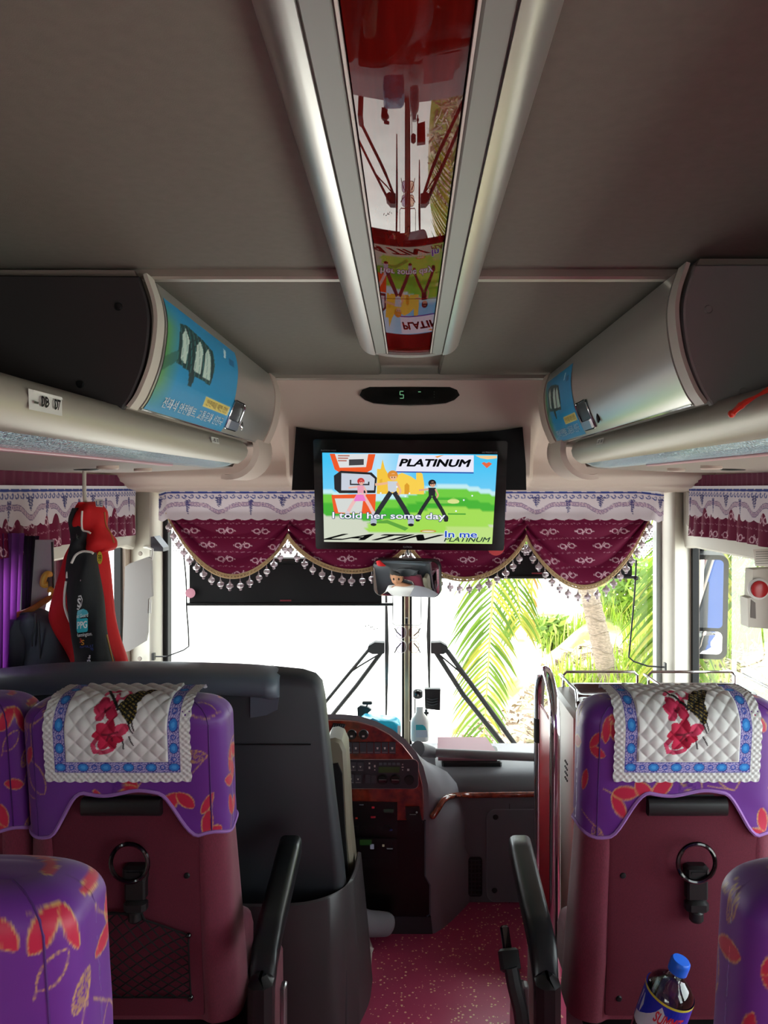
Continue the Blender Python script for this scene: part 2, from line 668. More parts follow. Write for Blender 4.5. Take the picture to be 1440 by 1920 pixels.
def cowl(u, v):
    x = -1.24 + 2.48 * u
    k = v * (len(cowl_prof) - 1)
    i = min(int(k), len(cowl_prof) - 2)
    p = cowl_prof[i].lerp(cowl_prof[i + 1], k - i)
    y, z = p[0], p[1]
    side = sm(.44, .50, abs(x))
    low = sm(1.76, 1.60, z) if False else 1 - sm(1.60, 1.80, z)
    y += side * low * .30 * (1 - sm(2.83, 3.3, y))
    z += -.0 * side
    # shallow dish around the display
    d = max(0, 1 - ((x - 0) / .42) ** 4) * max(0, 1 - ((z - 1.74) / .13) ** 2)
    return Vector((x, y + .012 * d, z))


o = struct(MB().grid(cowl, 124, 54).build('trim_6', M_beige, smooth=50))
tag(o, 'beige moulded cowl above the windscreen', None)

# ------------------------------------------------------------------ centre strip along the ceiling
def strip_z(Y): return 1.88 - .0207 * Y


st = thing('ceiling_light_strip', 'long silver ceiling strip with glossy cherry red inlay over the aisle', 'ceiling strip', (0, 1, 1.86))
SX = PX(767, 2)
hw = .130
END = 1.975


def strip_pt(x, Y, dz=0.):
    return Vector((SX + x, Y, strip_z(Y) + dz))


def strip_band(prof, y0, y1, n=24):
    rows = []
    for i in range(n + 1):
        Y = y0 + (y1 - y0) * i / n
        rows.append([strip_pt(x, Y, z) for x, z in prof])
    return rows


for sx in (-1, 1):
    prof = [(sx * (hw * .66 + .044 * math.sin(math.radians(a))), .045 * (1 - math.cos(math.radians(a)))) for a in range(0, 91, 9)]
    m = MB()
    m.loft(strip_band(prof + [(sx * hw * .66, .045)], REAR + .1, END))
    m.build('side_moulding', M_silver, st, smooth=40)
    m = MB()
    m.loft(strip_band([(sx * hw * .435, .008), (sx * hw * .46, .004), (sx * hw * .64, .003), (sx * hw * .66, .006), (sx * hw * .66, .03), (sx * hw * .435, .03)], REAR + .1, END))
    m.build('grey_inlay', M_grey_metal, st)
    m = MB()
    m.loft(strip_band([(sx * hw * .415, .010), (sx * hw * .415, .004), (sx * hw * .435, .004), (sx * hw * .435, .010)], REAR + .1, END))
    m.build('edge_strip', M_rim, st)
for (a, e) in ((REAR + .1, -1.6), (-1.597, .1), (.103, 1.455), (1.458, END)):
    m = MB()
    m.loft(strip_band([(-hw * .415, .012), (-hw * .40, .008), (-hw * .2, .0065), (0, .006), (hw * .2, .0065), (hw * .40, .008), (hw * .415, .012), (hw * .415, .03), (-hw * .415, .03)], a, e, 12))
    m.build('lacquered_panel', M_red_gloss, st)
# rounded nose
m = MB()
rows = []
for k in range(9):
    a = math.radians(90 * k / 8)
    yy = END + .004 + .10 * math.sin(a) * .9
    s_ = math.cos(a) ** .6 if k < 8 else .03
    rows.append([strip_pt(x * s_, yy, z + .03 * (1 - s_)) for x, z in
                 [(hw * math.cos(math.radians(t)), .045 * (1 - math.sin(math.radians(t)) ** .6)) for t in range(0, 181, 12)] + [(-hw * .6, .05), (hw * .6, .05)]])
m.loft(rows)
m.build('nose_cap', M_silver, st, smooth=60)

# ------------------------------------------------------------------ overhead lockers
DOOR_PROF = bez([(.475, 1.885), (.459, 1.835), (.456, 1.79), (.466, 1.727), (.487, 1.672), (.505, 1.645)], 25)


def door_pt(sg, t, Y, off=0.):
    k = max(0, min(1, t)) * (len(DOOR_PROF) - 1)
    i = min(int(k), len(DOOR_PROF) - 2)
    p = DOOR_PROF[i].lerp(DOOR_PROF[i + 1], k - i)
    d = DOOR_PROF[min(i + 1, len(DOOR_PROF) - 1)] - DOOR_PROF[i]
    n = Vector((d[1], -d[0]))
    n.normalize()
    return Vector((sg * (p[0] + n[0] * off), Y, p[1] + n[1] * off))


def inside(U, V, pts):
    ins = np.zeros(len(U), bool)
    for (x0, y0), (x1, y1) in zip(pts, pts[1:] + pts[:1]):
        ins ^= ((y0 > V) != (y1 > V)) & (U < (x1 - x0) * (V - y0) / (y1 - y0 + 1e-12) + x0)
    return ins


def sticker_layout(mb, fn):
    """belt campaign sticker, u 0..1 across, v 0..1 upward; fn(u, v, layer)"""
    NU, NV = 110, 110
    U = np.tile(np.linspace(0, 1, NU + 1), NV + 1)
    V = np.repeat(np.linspace(0, 1, NV + 1), NU + 1)
    C = np.tile(np.array(lin('#1c93c8')), (len(U), 1))
    mixc(C, np.clip(1.1 - U * 6.5, 0, 1) * np.clip(V * 3, 0, 1) * np.clip(4 - V * 4, 0, 1), '#5c9a3c', .9)
    glass = inside(U, V, [(.12, .50), (.13, .84), (.22, .88), (.42, .84), (.56, .78), (.60, .62), (.57, .46), (.36, .47)])
    mixc(C, glass, '#1b3c40', 1)
    mixc(C, inside(U, V, [(.30, .38), (.34, .38), (.36, .5), (.27, .5)]), '#1b3c40', 1)
    mixc(C, inside(U, V, [(0, .40), (.14, .52), (.14, .60), (0, .5)]), '#2a5a48', .7)
    for pts in ([(.16, .54), (.22, .52), (.24, .72), (.20, .83), (.16, .74)], [(.32, .51), (.41, .50), (.42, .70), (.38, .80), (.33, .72)], [(.45, .50), (.55, .50), (.53, .68), (.49, .77), (.45, .70)]):
        mixc(C, inside(U, V, pts), '#cfe6da', .95)
    mixc(C, glass & (np.abs(np.sin(U * 60 + V * 9)) < .25), '#4f9c98', .7)
    mixc(C, inside(U, V, [(.56, .27), (.96, .27), (.96, .36), (.56, .36)]), '#e6d36a', 1)
    mixc(C, inside(U, V, [(.74, .80), (.77, .80), (.80, .92), (.76, .93)]), '#cfeaf5', 1)
    mixc(C, inside(U, V, [(.83, .76), (.92, .76), (.92, .85), (.83, .85)]), '#17669c', 1)
    mb.add([fn(u, v, 0) for u, v in zip(U, V)], [(j * (NU + 1) + i, j * (NU + 1) + i + 1, (j + 1) * (NU + 1) + i + 1, (j + 1) * (NU + 1) + i) for j in range(NV) for i in range(NU)], [tuple(c) for c in C])
    mb.color('#7a5a18'); fit_text(mb, '안전띠를 매면 안전', .59, .285, .93, .345, fn, 3)
    mb.color('#e9f3f8'); fit_text(mb, '전좌석 안전벨트, 교통문화 선진국', .12, .10, .93, .235, fn, 3, bold=.012)


def locker(sg):
    side = 'left' if sg < 0 else 'right'
    y0, y1 = (1.40, 2.60) if sg < 0 else (1.33, 2.60)
    who = 'charcoal end panel' if sg < 0 else 'screwed end panel in a lit grey tone'
    t = thing('overhead_locker', 'silver overhead locker with %s on the %s' % (who, side), 'luggage locker',
              (sg * .8, y0, 1.65), 'overhead lockers at the front')
    # body
    outline = [(p[0] + .02, p[1]) for p in DOOR_PROF] + [(.60, 1.64), (1.24, 1.64), (1.24, 1.895), (.5, 1.895)]
    m = MB()
    m.prism(outline, lambda u, v, d: Vector((sg * u, d, v)), y0 + .002, y1 + .10)
    m.build('body', M_beige_dark, t)
    # end panel towards the seats
    cap = [(p[0] + .012, p[1] - .004) for p in DOOR_PROF] + [(.56, 1.648), (1.235, 1.66), (1.235, 1.885)]
    m = MB()
    m.prism(cap, lambda u, v, d: Vector((sg * u, d, v)), y0 + .004, y0 - .012, bev=.003)
    ep = m.build('end_panel', M_cap_left if sg < 0 else M_cap_right, t)
    for (px, py) in ([(1328, 580), (1394, 735)] if sg > 0 else [(222, 575), (150, 720)]):
        p = P(px, py, y0 - .012)
        mm = MB().lathe([(0, -.004), (.006, -.003), (.008, .001), (.008, .004)], Matrix.Translation(p) @ Matrix.Rotation(math.radians(-90), 4, 'X'), 12)
        mm.build('screw_cap', M_cap_right if sg > 0 else M_black, ep)
    # cream edge moulding at the near end
    def band(ya, yb, off, name, mt):
        rows = []
        for i in range(26):
            tt = i / 25
            rows.append([door_pt(sg, tt, ya, -.004), door_pt(sg, tt, ya, off), door_pt(sg, tt, yb, off), door_pt(sg, tt, yb, -.004)])
        return MB().loft(rows).build(name, mt, t, smooth=50)
    band(y0 - .012, y0 + .028, .003, 'edge_moulding', M_offwhite)
    band(y1, y1 + .10, .006, 'front_moulding', M_beige)
    # lid
    rows = []
    for i in range(26):
        tt = .02 + .96 * i / 25
        rows.append([door_pt(sg, tt, y0 + .036, -.002), door_pt(sg, tt, y0 + .036, .003), door_pt(sg, tt, y1 - .006, .003), door_pt(sg, tt, y1 - .006, -.002)])
    lid = MB().loft(rows).build('lid', M_silver, t, smooth=50)
    rows = []
    for tt in (.955, .965, .975):
        rows.append([door_pt(sg, tt, y0 + .036, .003), door_pt(sg, tt, y0 + .036, .006), door_pt(sg, tt, y1 - .006, .006), door_pt(sg, tt, y1 - .006, .003)])
    MB().loft(rows).build('bright_edge', M_chrome, lid)
    # recessed latch and key cylinder
    yl0, yl1 = (2.03, 2.16) if sg < 0 else (2.02, 2.14)
    def on(u, v, d): return door_pt(sg, v, yl0 + (yl1 - yl0) * u, .004 + d * .004)
    m = MB()
    for i in range(4):
        m.poly([on(0, .58 + .07 * i, 0), on(1, .58 + .07 * i, 0), on(1, .65 + .07 * i, 0), on(0, .65 + .07 * i, 0)])
    latch = m.build('latch_recess', mat('latch_dark', '#2a2a2a', .35), lid)
    m = MB()
    rim = [(u * .5 + .5, .72 + v * .14) for u, v in rrect(2, 2, .3, 4)]
    m.tube([on(u, v, .8) for u, v in rim], .0022, 6, closed=True)
    m.build('latch_rim', M_chrome, latch)
    m = MB()
    m.loft([[on(.08, .745, .3), on(.92, .745, .3), on(.92, .845, .3), on(.08, .845, .3)], [on(.1, .75, 2), on(.9, .75, 2), on(.9, .84, 2.4), on(.1, .84, 2.4)]])
    m.build('latch_paddle', M_steel, latch)
    c = door_pt(sg, .76, yl1 + .045 if sg < 0 else yl0 - .055, .004)
    m = MB().ball(c, .010, 6, (.5, .8, 1.5))
    m.build('key_cylinder', M_chrome if sg < 0 else M_black, lid)
    # the sticker
    ys = (1.445, 2.035) if sg < 0 else (2.57, 2.165)
    def stick(u, v, l): return door_pt(sg, .14 + .78 * (1 - v) if sg > 0 else .12 + .83 * (1 - v), ys[0] + (ys[1] - ys[0]) * u, .0042 + .0004 * l)
    m = MB()
    sticker_layout(m, stick)
    s = m.build('safety_sticker', M_print, None, smooth=0)
    tag(s, 'blue belt campaign sticker on the %s locker lid' % side, 'sticker', 'blue belt stickers')
    return t


locker(-1)
locker(1)

# service rail below the lockers
RAIL = [(.545, 1.652), (.525, 1.648), (.508, 1.634), (.503, 1.618), (.508, 1.600), (.522, 1.585), (.538, 1.575)]
DIFF = [(.538, 1.575), (.556, 1.567), (.578, 1.562), (.605, 1.560)]


def service_rail(sg):
    side = 'left' if sg < 0 else 'right'
    t = thing('service_rail', 'rounded silver service rail with glittery diffuser under the %s locker' % side, 'service rail',
              (sg * .7, 1, 1.55), 'service rails above the seats')
    ye = 2.50
    def run(prof, thick, name, mt, yb=ye, n=30, rounded=True):
        rows = []
        for i in range(n + 1):
            f = i / n
            Y = REAR + .1 + (yb - REAR - .1) * (1 - (1 - f) ** 1.8)
            s_ = 0.
            if rounded and Y > yb - .10:
                q = (Y - (yb - .10)) / .10
                s_ = 1 - math.sqrt(max(0, 1 - q * q))
            row = [Vector((sg * (x + (.60 - x) * s_ * .75), Y, z + (1.60 - z) * s_ * .45)) for x, z in prof]
            row += [Vector((sg * (x + .02 + (.60 - x) * s_ * .75), Y, z + .006 + (1.60 - z) * s_ * .45)) for x, z in reversed(prof)]
            rows.append(row)
        return MB().loft(rows).build(name, mt, t, smooth=60)
    run(RAIL, .01, 'rail_cover', M_silver_soft)
    run(DIFF, .01, 'diffuser', M_diffuser, 2.44)
    m = MB().span((sg * .605, REAR + .1, 1.556), (sg * .628, 1.98, 1.566), bev=.002)
    m.build('mauve_strip', M_pink, t)
    m = MB()
    m.prism([(.56, 1.64), (.60, 1.572), (.63, 1.566), (.95, 1.552), (1.245, 1.552), (1.245, 1.64)], lambda u, v, d: Vector((sg * u, d, v)), REAR + .1, 2.62)
    m.build('underside', M_beige_dark, t)
    # front curl joining the cowl
    rows = []
    for k in range(13):
        a = math.radians(-20 + 125 * k / 12)
        cx, cz = .585, 1.625
        r0, r1 = .082, .105
        rows.append([Vector((sg * (cx - rr * math.cos(a)), Y, cz - rr * math.sin(a))) for (rr, Y) in ((r0, 2.49), (r1 * .94, 2.50), (r1 * .94, 2.74), (r0, 2.74))])
    MB().loft(rows).build('end_moulding', M_beige, t, smooth=50)
    # air nozzles and reading lamp in the underside
    for (xx, yy, rr, mt) in ((.80, 2.05, .028, M_beige), (.92, 2.20, .034, M_black), (.80, 2.32, .026, M_beige), (.86, 1.2, .03, M_beige), (.86, .7, .03, M_beige)):
        z = 1.5555
        mm = MB().lathe([(0, .002), (rr * .5, .002), (rr * .6, -.003), (rr * .9, -.006), (rr, -.004), (rr, .006)], Matrix.Translation((sg * xx, yy, z)), 18)
        mm.build('air_nozzle', mt, t)
    # seat number labels
    if sg < 0:
        labs = [('08 07', 1.02, 1.118, .35, .62), ('02 07', 1.955, 2.03, .36, .52)]
    else:
        labs = [('05 06', 2.07, 2.0, .36, .52)]
    for (txt, ya, yb, t0, t1) in labs:
        pr = RAIL
        def rp(u, v, l, ya=ya, yb=yb, t0=t0, t1=t1):
            k = (t0 + (t1 - t0) * (1 - v)) * (len(pr) - 1)
            i = min(int(k), len(pr) - 2)
            x = pr[i][0] + (pr[i + 1][0] - pr[i][0]) * (k - i)
            z = pr[i][1] + (pr[i + 1][1] - pr[i][1]) * (k - i)
            return Vector((sg * (x - .0045 - .0005 * l), ya + (yb - ya) * u, z - .0012))
        m = MB().color('#cfcfc8')
        m.poly([rp(0, 0, 0), rp(1, 0, 0), rp(1, 1, 0), rp(0, 1, 0)])
        m.color('#efefe8')
        m.poly([rp(.1, .86, 1), rp(1, .86, 1), rp(1, 1, 1), rp(.14, 1, 1)])
        m.color('#15151c')
        a, e = txt.split()
        fit_text(m, a, .28, .22, .52, .8, rp, 1, shear=.2, bold=.03)
        fit_text(m, e, .68, .22, .92, .8, rp, 1, shear=.2, bold=.03)
        m.poly([rp(.08, .3, 1), rp(.2, .3, 1), rp(.2, .4, 1), rp(.08, .4, 1)])
        m.build('seat_number_label', M_print, t, smooth=0)
    return t


service_rail(-1)
service_rail(1)
# red plastic strap caught in the right locker
m = MB()
pts = [P(1470, 712, 1.09), P(1440, 731, 1.10), P(1420, 742, 1.11), P(1400, 753, 1.125), P(1388, 762, 1.135), P(1374, 774, 1.15)]
m.tube(bez(pts, 20), [.0035 + .0012 * math.sin(i * .6) + (.002 if i > 14 else 0) for i in range(len(bez(pts, 20)))], 6)
m.ball(P(1372, 776, 1.15), .006, 5)
tag(m.build('plastic_strap', mat('red_strap', '#c8321e', .4)), 'red plastic strap end sticking out of the right locker', 'strap')
# ------------------------------------------------------------------ passenger seats
ZT, RT = 1.075, .05
M_armrest = mat('armrest_vinyl', '#16181b', .34, bump=(700, .1, .0005))
M_cover = mat('purple_headrest_cover', attr=True, rough=.42, sheen=.15, bump=(1500, .15, .0004))
M_lace = mat('quilted_lace_cloth', attr=True, rough=.9)
M_seam = mat('purple_seam', '#4a1f6a', .6)
M_hem = mat('lilac_hem', '#9a6fb4', .8, bump=(900, .5, .001))


def s_half(z): return .213 + max(0, .80 - z) * .045
def s_depth(z): return .072 + min(.02, max(0, .80 - z) * .08)
def s_yc(z): return .13 * (1.07 - z)


_fine = superellipse(4000, .213, .072, 4.2)
_len = [0.]
for i in range(1, len(_fine) + 1):
    a, e = _fine[i - 1], _fine[i % len(_fine)]
    _len.append(_len[-1] + math.hypot(e[0] - a[0], e[1] - a[1]))


def plan(n):
    out, k = [], 0
    for i in range(n):
        L = _len[-1] * i / n
        while _len[k + 1] < L: k += 1
        out.append((_fine[k][0] / .213, _fine[k][1] / .072))
    return out


def top_inset(z):
    h = min(RT, max(0, z - (ZT - RT)))
    return RT - math.sqrt(max(0, RT * RT - h * h))


def seat_ring(pl, z, off=0., dent=0.):
    d = top_inset(z)
    A, B = s_half(z) + off - 1.3 * d, s_depth(z) + off - d
    y0 = s_yc(z)
    out = []
    for (u, v) in pl:
        y = B * v
        if dent and v < 0:
            y += dent * (1 - sm(.60, .78, abs(u))) * min(1, -v * 1.3)
        out.append(Vector((A * u, y0 + y, z)))
    return out


def hem_z(A):
    return .888 - .098 * sm(.078, .165, abs(A)) + .006 * math.sin(A * 40)


def paint_cover(pts, A, Z, seed):
    r = random.Random(seed)
    C = np.tile(np.array(lin('#64298a')), (len(A), 1))
    nzv = np.array([r.random() for _ in range(len(A))])
    gold = lambda m, k=.9: mixc(C, m * (.35 + .65 * (nzv > .4)), '#c39a62', k)
    sft = lambda s, k=.12: np.clip(.5 - s / k, 0, 1)
    spots = []
    for row in range(5):
        for k in range(9):
            spots.append((-.40 + .095 * k + r.uniform(-.02, .02) + (.045 if row % 2 else 0), .80 + .088 * row + r.uniform(-.015, .015)))
    for (a0, z0) in spots:
        st_ = r.random()
        base = r.uniform(0, 6.28)
        n = 2 if st_ < .45 else 1
        for q in range(n):
            ang = base + q * r.uniform(.9, 1.4)
            L, Wd = r.uniform(.022, .034), r.uniform(.010, .016)
            if n == 1 and st_ > .75: L, Wd = r.uniform(.04, .05), r.uniform(.02, .026)
            ca, cz = a0 + math.cos(ang) * L, z0 + math.sin(ang) * L
            s = lens(A, Z, ca, cz, ang, L, Wd)
            if st_ < .62:
                mixc(C, sft(s), '#c01f38', .92)
            elif st_ < .74:
                mixc(C, sft(s) * (nzv > .45), '#a9825c', .8)
            gold(sft(np.abs(s) - (.13 if L < .036 else .09), .1))
        if r.random() < .75:
            p = (a0 + r.uniform(-.06, .06), z0 + r.uniform(-.06, .06))
            gold(sft(seg_dist(A, Z, (a0, z0), p) - .0016, .0016), .8)
    return C


def make_cover(seed, name, parent):
    n, rows = 600, 150
    pl = plan(n)
    Asig = []
    base = seat_ring(pl, .9, .004)
    for (u, v) in pl:
        x = .217 * u
        Asig.append(x + math.copysign(.076 * (v + 1), u))
    vs, AA, ZZ = [], [], []
    ztop = ZT + .004
    for j in range(rows + 1):
        f = j / rows
        ring_z = []
        if f <= .58:
            q = f / .58
            for i in range(n):
                z = hem_z(Asig[i]) * (1 - q) + (ZT - RT) * q
                ring_z.append(z)
            ins = 0
        for i, (u, v) in enumerate(pl):
            if f <= .58:
                z = ring_z[i]
                d = 0.
            elif f <= .70:
                th = (f - .58) / .12 * math.pi / 2
                z = ZT - RT + RT * math.sin(th)
                d = RT * (1 - math.cos(th))
            else:
                z = ZT
                d = RT
            A_, B_ = s_half(z) + .004 - 1.3 * d, s_depth(z) + .004 - d
            k = 1.
            if f > .70: k = 1 - (f - .70) / .30
            x, y = A_ * u * k, B_ * v * k
            if f > .70: z = ZT + .006 * (1 - k * k)
            # slight sag wrinkles near the hem
            wr = .0022 * math.sin(Asig[i] * 70 + 3 * math.sin(z * 30)) * max(0, 1 - f * 2.2)
            vs.append((x * (1 + wr), s_yc(z) + y * (1 + wr * 3), z + (.004 if f > .58 else 0)))
            w = min(1, d / RT)
            yr = (y + s_depth(z))
            AA.append(x + math.copysign(yr, u) * (1 - w))
            ZZ.append(z + yr * w)
    fs = []
    for j in range(rows):
        for i in range(n):
            l = (i + 1) % n
            fs.append((j * n + i, j * n + l, (j + 1) * n + l, (j + 1) * n + i))
    C = paint_cover(vs, np.array(AA), np.array(ZZ), seed)
    m = MB()
    m.add(vs, fs, [tuple(c) for c in C])
    o = m.build(name, M_cover, parent, smooth=60)
    h = MB()
    h.tube([Vector(vs[i]) * 1.0 for i in range(0, n, 5)], .0042, 6, closed=True)
    h.build('hem', M_hem, o)
    for s in (-1, 1):
        i0 = min(range(n), key=lambda i: abs(Asig[i] - s * .196) + (0 if pl[i][1] < 0 else 9))
        MB().tube([Vector(vs[j * n + i0]) for j in range(0, int(rows * .70), 4)], .0016, 5).build('seam', M_seam, o)
    return o


def rear_y(x, z, off=0.):
    d = top_inset(z)
    A, B = s_half(z) + off - 1.3 * d, s_depth(z) + off - d
    return s_yc(z) - B * max(0, 1 - min(1, abs(x) / A) ** 4.2) ** (1 / 4.2)


def back_xyz(x, z, off=0.):
    """point on the recessed back panel of the seat"""
    return Vector((x, s_yc(z) - s_depth(z) + .019 - off, z))


def make_seat(seed, detail=True):
    t = thing('passenger_seat', 'seat', 'seat')
    pl = plan(96)
    rows = [.36, .42, .5, .6, .7, .8, .86, .92]
    m = MB()
    m.loft([seat_ring(pl, z, 0, .022) for z in rows] + [seat_ring(pl, z) for z in (.95, 1.0, 1.02, 1.045, 1.06, 1.07, ZT)])
    m.build('backrest', M_maroon, t, smooth=60)
    m = MB()
    m.loft([[back_xyz(-.158, z, 0), back_xyz(-.158, z, .008), back_xyz(-.15, z, .011), back_xyz(.15, z, .011), back_xyz(.158, z, .008), back_xyz(.158, z, 0)] for z in (.38, .6, .75, .93)])
    bp = m.build('back_panel', M_maroon_panel, t)
    for (x, z) in ((-.128, .70), (.13, .70), (-.13, .42), (.13, .42)):
        q = back_xyz(x, z, .011)
        MB().lathe([(0, .004), (.005, .003), (.007, 0)], Matrix.Translation(q) @ Matrix.Rotation(math.radians(90), 4, 'X'), 10).build('screw', M_black, bp)
    # cushion and pedestal
    m = MB()
    rr = rrect(.43, .25, .05, 4)
    m.loft([[Vector((x * s, .185 + y * s, z)) for x, y in rr] for z, s in ((.33, .95), (.36, 1), (.43, 1), (.46, .97), (.47, .9))])
    m.build('cushion', M_maroon, t, smooth=60)
    MB().span((-.19, .06, .042), (.19, .29, .33), bev=.02).build('pedestal', M_black, t)
    MB().span((-.2, .04, .03), (.2, .30, .042)).build('floor_plate', M_steel, t)
    make_cover(seed, 'headrest_cover', t)
    # grab handle on the back
    m = MB()
    zc = .858
    c = back_xyz(0, zc, .02)
    m.loft([[Vector((sx * 1., c.y + yy, c.z + zz)) for yy, zz in [(u, v) for u, v in rrect(.03, .038, .012, 3)]] for sx in (-.083, -.078, .078, .083)])
    m.span((-.06, c.y + .005, c.z + .0), (.06, c.y + .02, c.z + .035))
    m.build('grab_handle', M_black, t)
    # ring bottle hook with bracket
    m = MB()
    rc = back_xyz(.018, .742, .034)
    m.tube([rc + Vector((.039 * math.cos(a), .004 * math.sin(a) - .006 * (1 + math.sin(a)), .041 * math.sin(a))) for a in [2 * math.pi * k / 36 for k in range(36)]], .0048, 8, closed=True)
    ring = m.build('bottle_ring', M_black_gloss, t)
    m = MB()
    b0 = back_xyz(.024, .70, .02)
    m.box((b0.x, b0.y, b0.z + .012), (.05, .032, .036), bev=.006)
    m.box((b0.x + .001, b0.y, b0.z - .02), (.044, .026, .05), bev=.004)
    m.box((b0.x + .001, b0.y - .002, b0.z - .058), (.048, .03, .03), bev=.008)
    m.lathe([(.012, -.012), (.015, -.008), (.015, .008), (.012, .012)], Matrix.Translation((b0.x, b0.y - .004, b0.z - .078)), 12)
    m.box((b0.x, b0.y - .017, b0.z + .018), (.03, .003, .004))
    m.build('ring_bracket', M_black, t)
    return t


def add_net(t, full=True):
    """string net pocket: knotted diamonds bulging off the back panel"""
    m = MB()
    def q(u, v, o=.02):
        x = -.135 + .27 * u
        zt = .628 - .045 * (abs(u - .42) * 2) ** 1.3
        z = zt + (.43 - zt) * v
        return back_xyz(x, z, .016 + .022 * math.sin(math.pi * min(1, v * .9 + .1)) * math.sin(math.pi * max(.05, min(.95, u))) + .004)
    nx, nz = 9, 7
    for i in range(-nz, nx + 1):
        for sgn in (1, -1):
            line = []
            for k in range(0, nz * 2 + 1):
                v = k / (nz * 2)
                u = (i + (v * nz if sgn > 0 else (nz - v * nz))) / nx
                if -.001 <= u <= 1.001: line.append(q(min(1, max(0, u)), v))
            if len(line) > 1: m.tube(line, .0017, 4)
    m.tube([q(k / 20, 0) for k in range(21)], .0022, 5)
    for u in (0, 1): m.tube([q(u, k / 8) for k in range(9)], .0020, 5)
    m.tube([q(k / 20, 1) for k in range(21)], .0022, 5)
    top = back_xyz(.024, .628, .03)
    m.tube([top + Vector((-.014, 0, 0)), q(.33, 0)], .0024, 5)
    m.tube([top + Vector((.014, 0, 0)), q(.66, 0)], .0024, 5)
    o = m.build('net_pocket', M_black_matt, t)
    for (u, v) in ((0, 0), (1, 0), (0, 1), (1, 1)):
        MB().ball(q(u, v, 0), .006, 5).build('net_anchor', M_black_gloss, o)
    return o


def add_armrest(t, sx, x_off=0.):
    # arm: near end pivot low, running forward and slightly up
    m = MB()
    cs = [(.05, -.34, .52), (.055, -.30, .565), (.056, -.10, .585), (.055, .10, .606), (.053, .26, .622), (.050, .30, .624)]
    cs = [(-.10, .50), (-.07, .555), (.0, .574), (.12, .592), (.24, .612), (.285, .618), (.30, .616)]
    rows = []
    for k, (y, z) in enumerate(cs):
        w, h = (.056, .06)
        if k in (0,): w, h = .05, .05
        if k == len(cs) - 1: w, h = .046, .04
        xo = sx * (.305 - .035 * k / (len(cs) - 1) * -0.)
        rows.append([Vector((xo + u, y, z + v)) for u, v in rrect(w, h, .016, 4)])
    m.loft(rows)
    arm = m.build('armrest', M_armrest, t, smooth=50)
    m = MB()
    m.box((sx * .305, -.105, .44), (.05, .06, .2), bev=.014)
    m.build('armrest_pivot', M_black, t)
    # fabric side shield with steel edge
    def sp(u, v, d): return Vector((sx * d, u, v))
    m = MB()
    m.prism([(-.10, .05), (.26, .05), (.30, .18), (.29, .36), (.22, .43), (.04, .40), (-.06, .34)], sp, .262, .285, bev=.004)
    sh = m.build('side_shield', M_maroon, t)
    m = MB().prism([(u * .028 + .16, v * .05 + .44) for u, v in superellipse(24, 1, 1, 2)], sp, .255, .29, bev=.003)
    m.build('round_badge', M_maroon, sh)
    m = MB().box((sx * .33, .02, .33), (.012, .03, .22), bev=.003)
    m.build('steel_strip', M_steel, sh)
    return arm


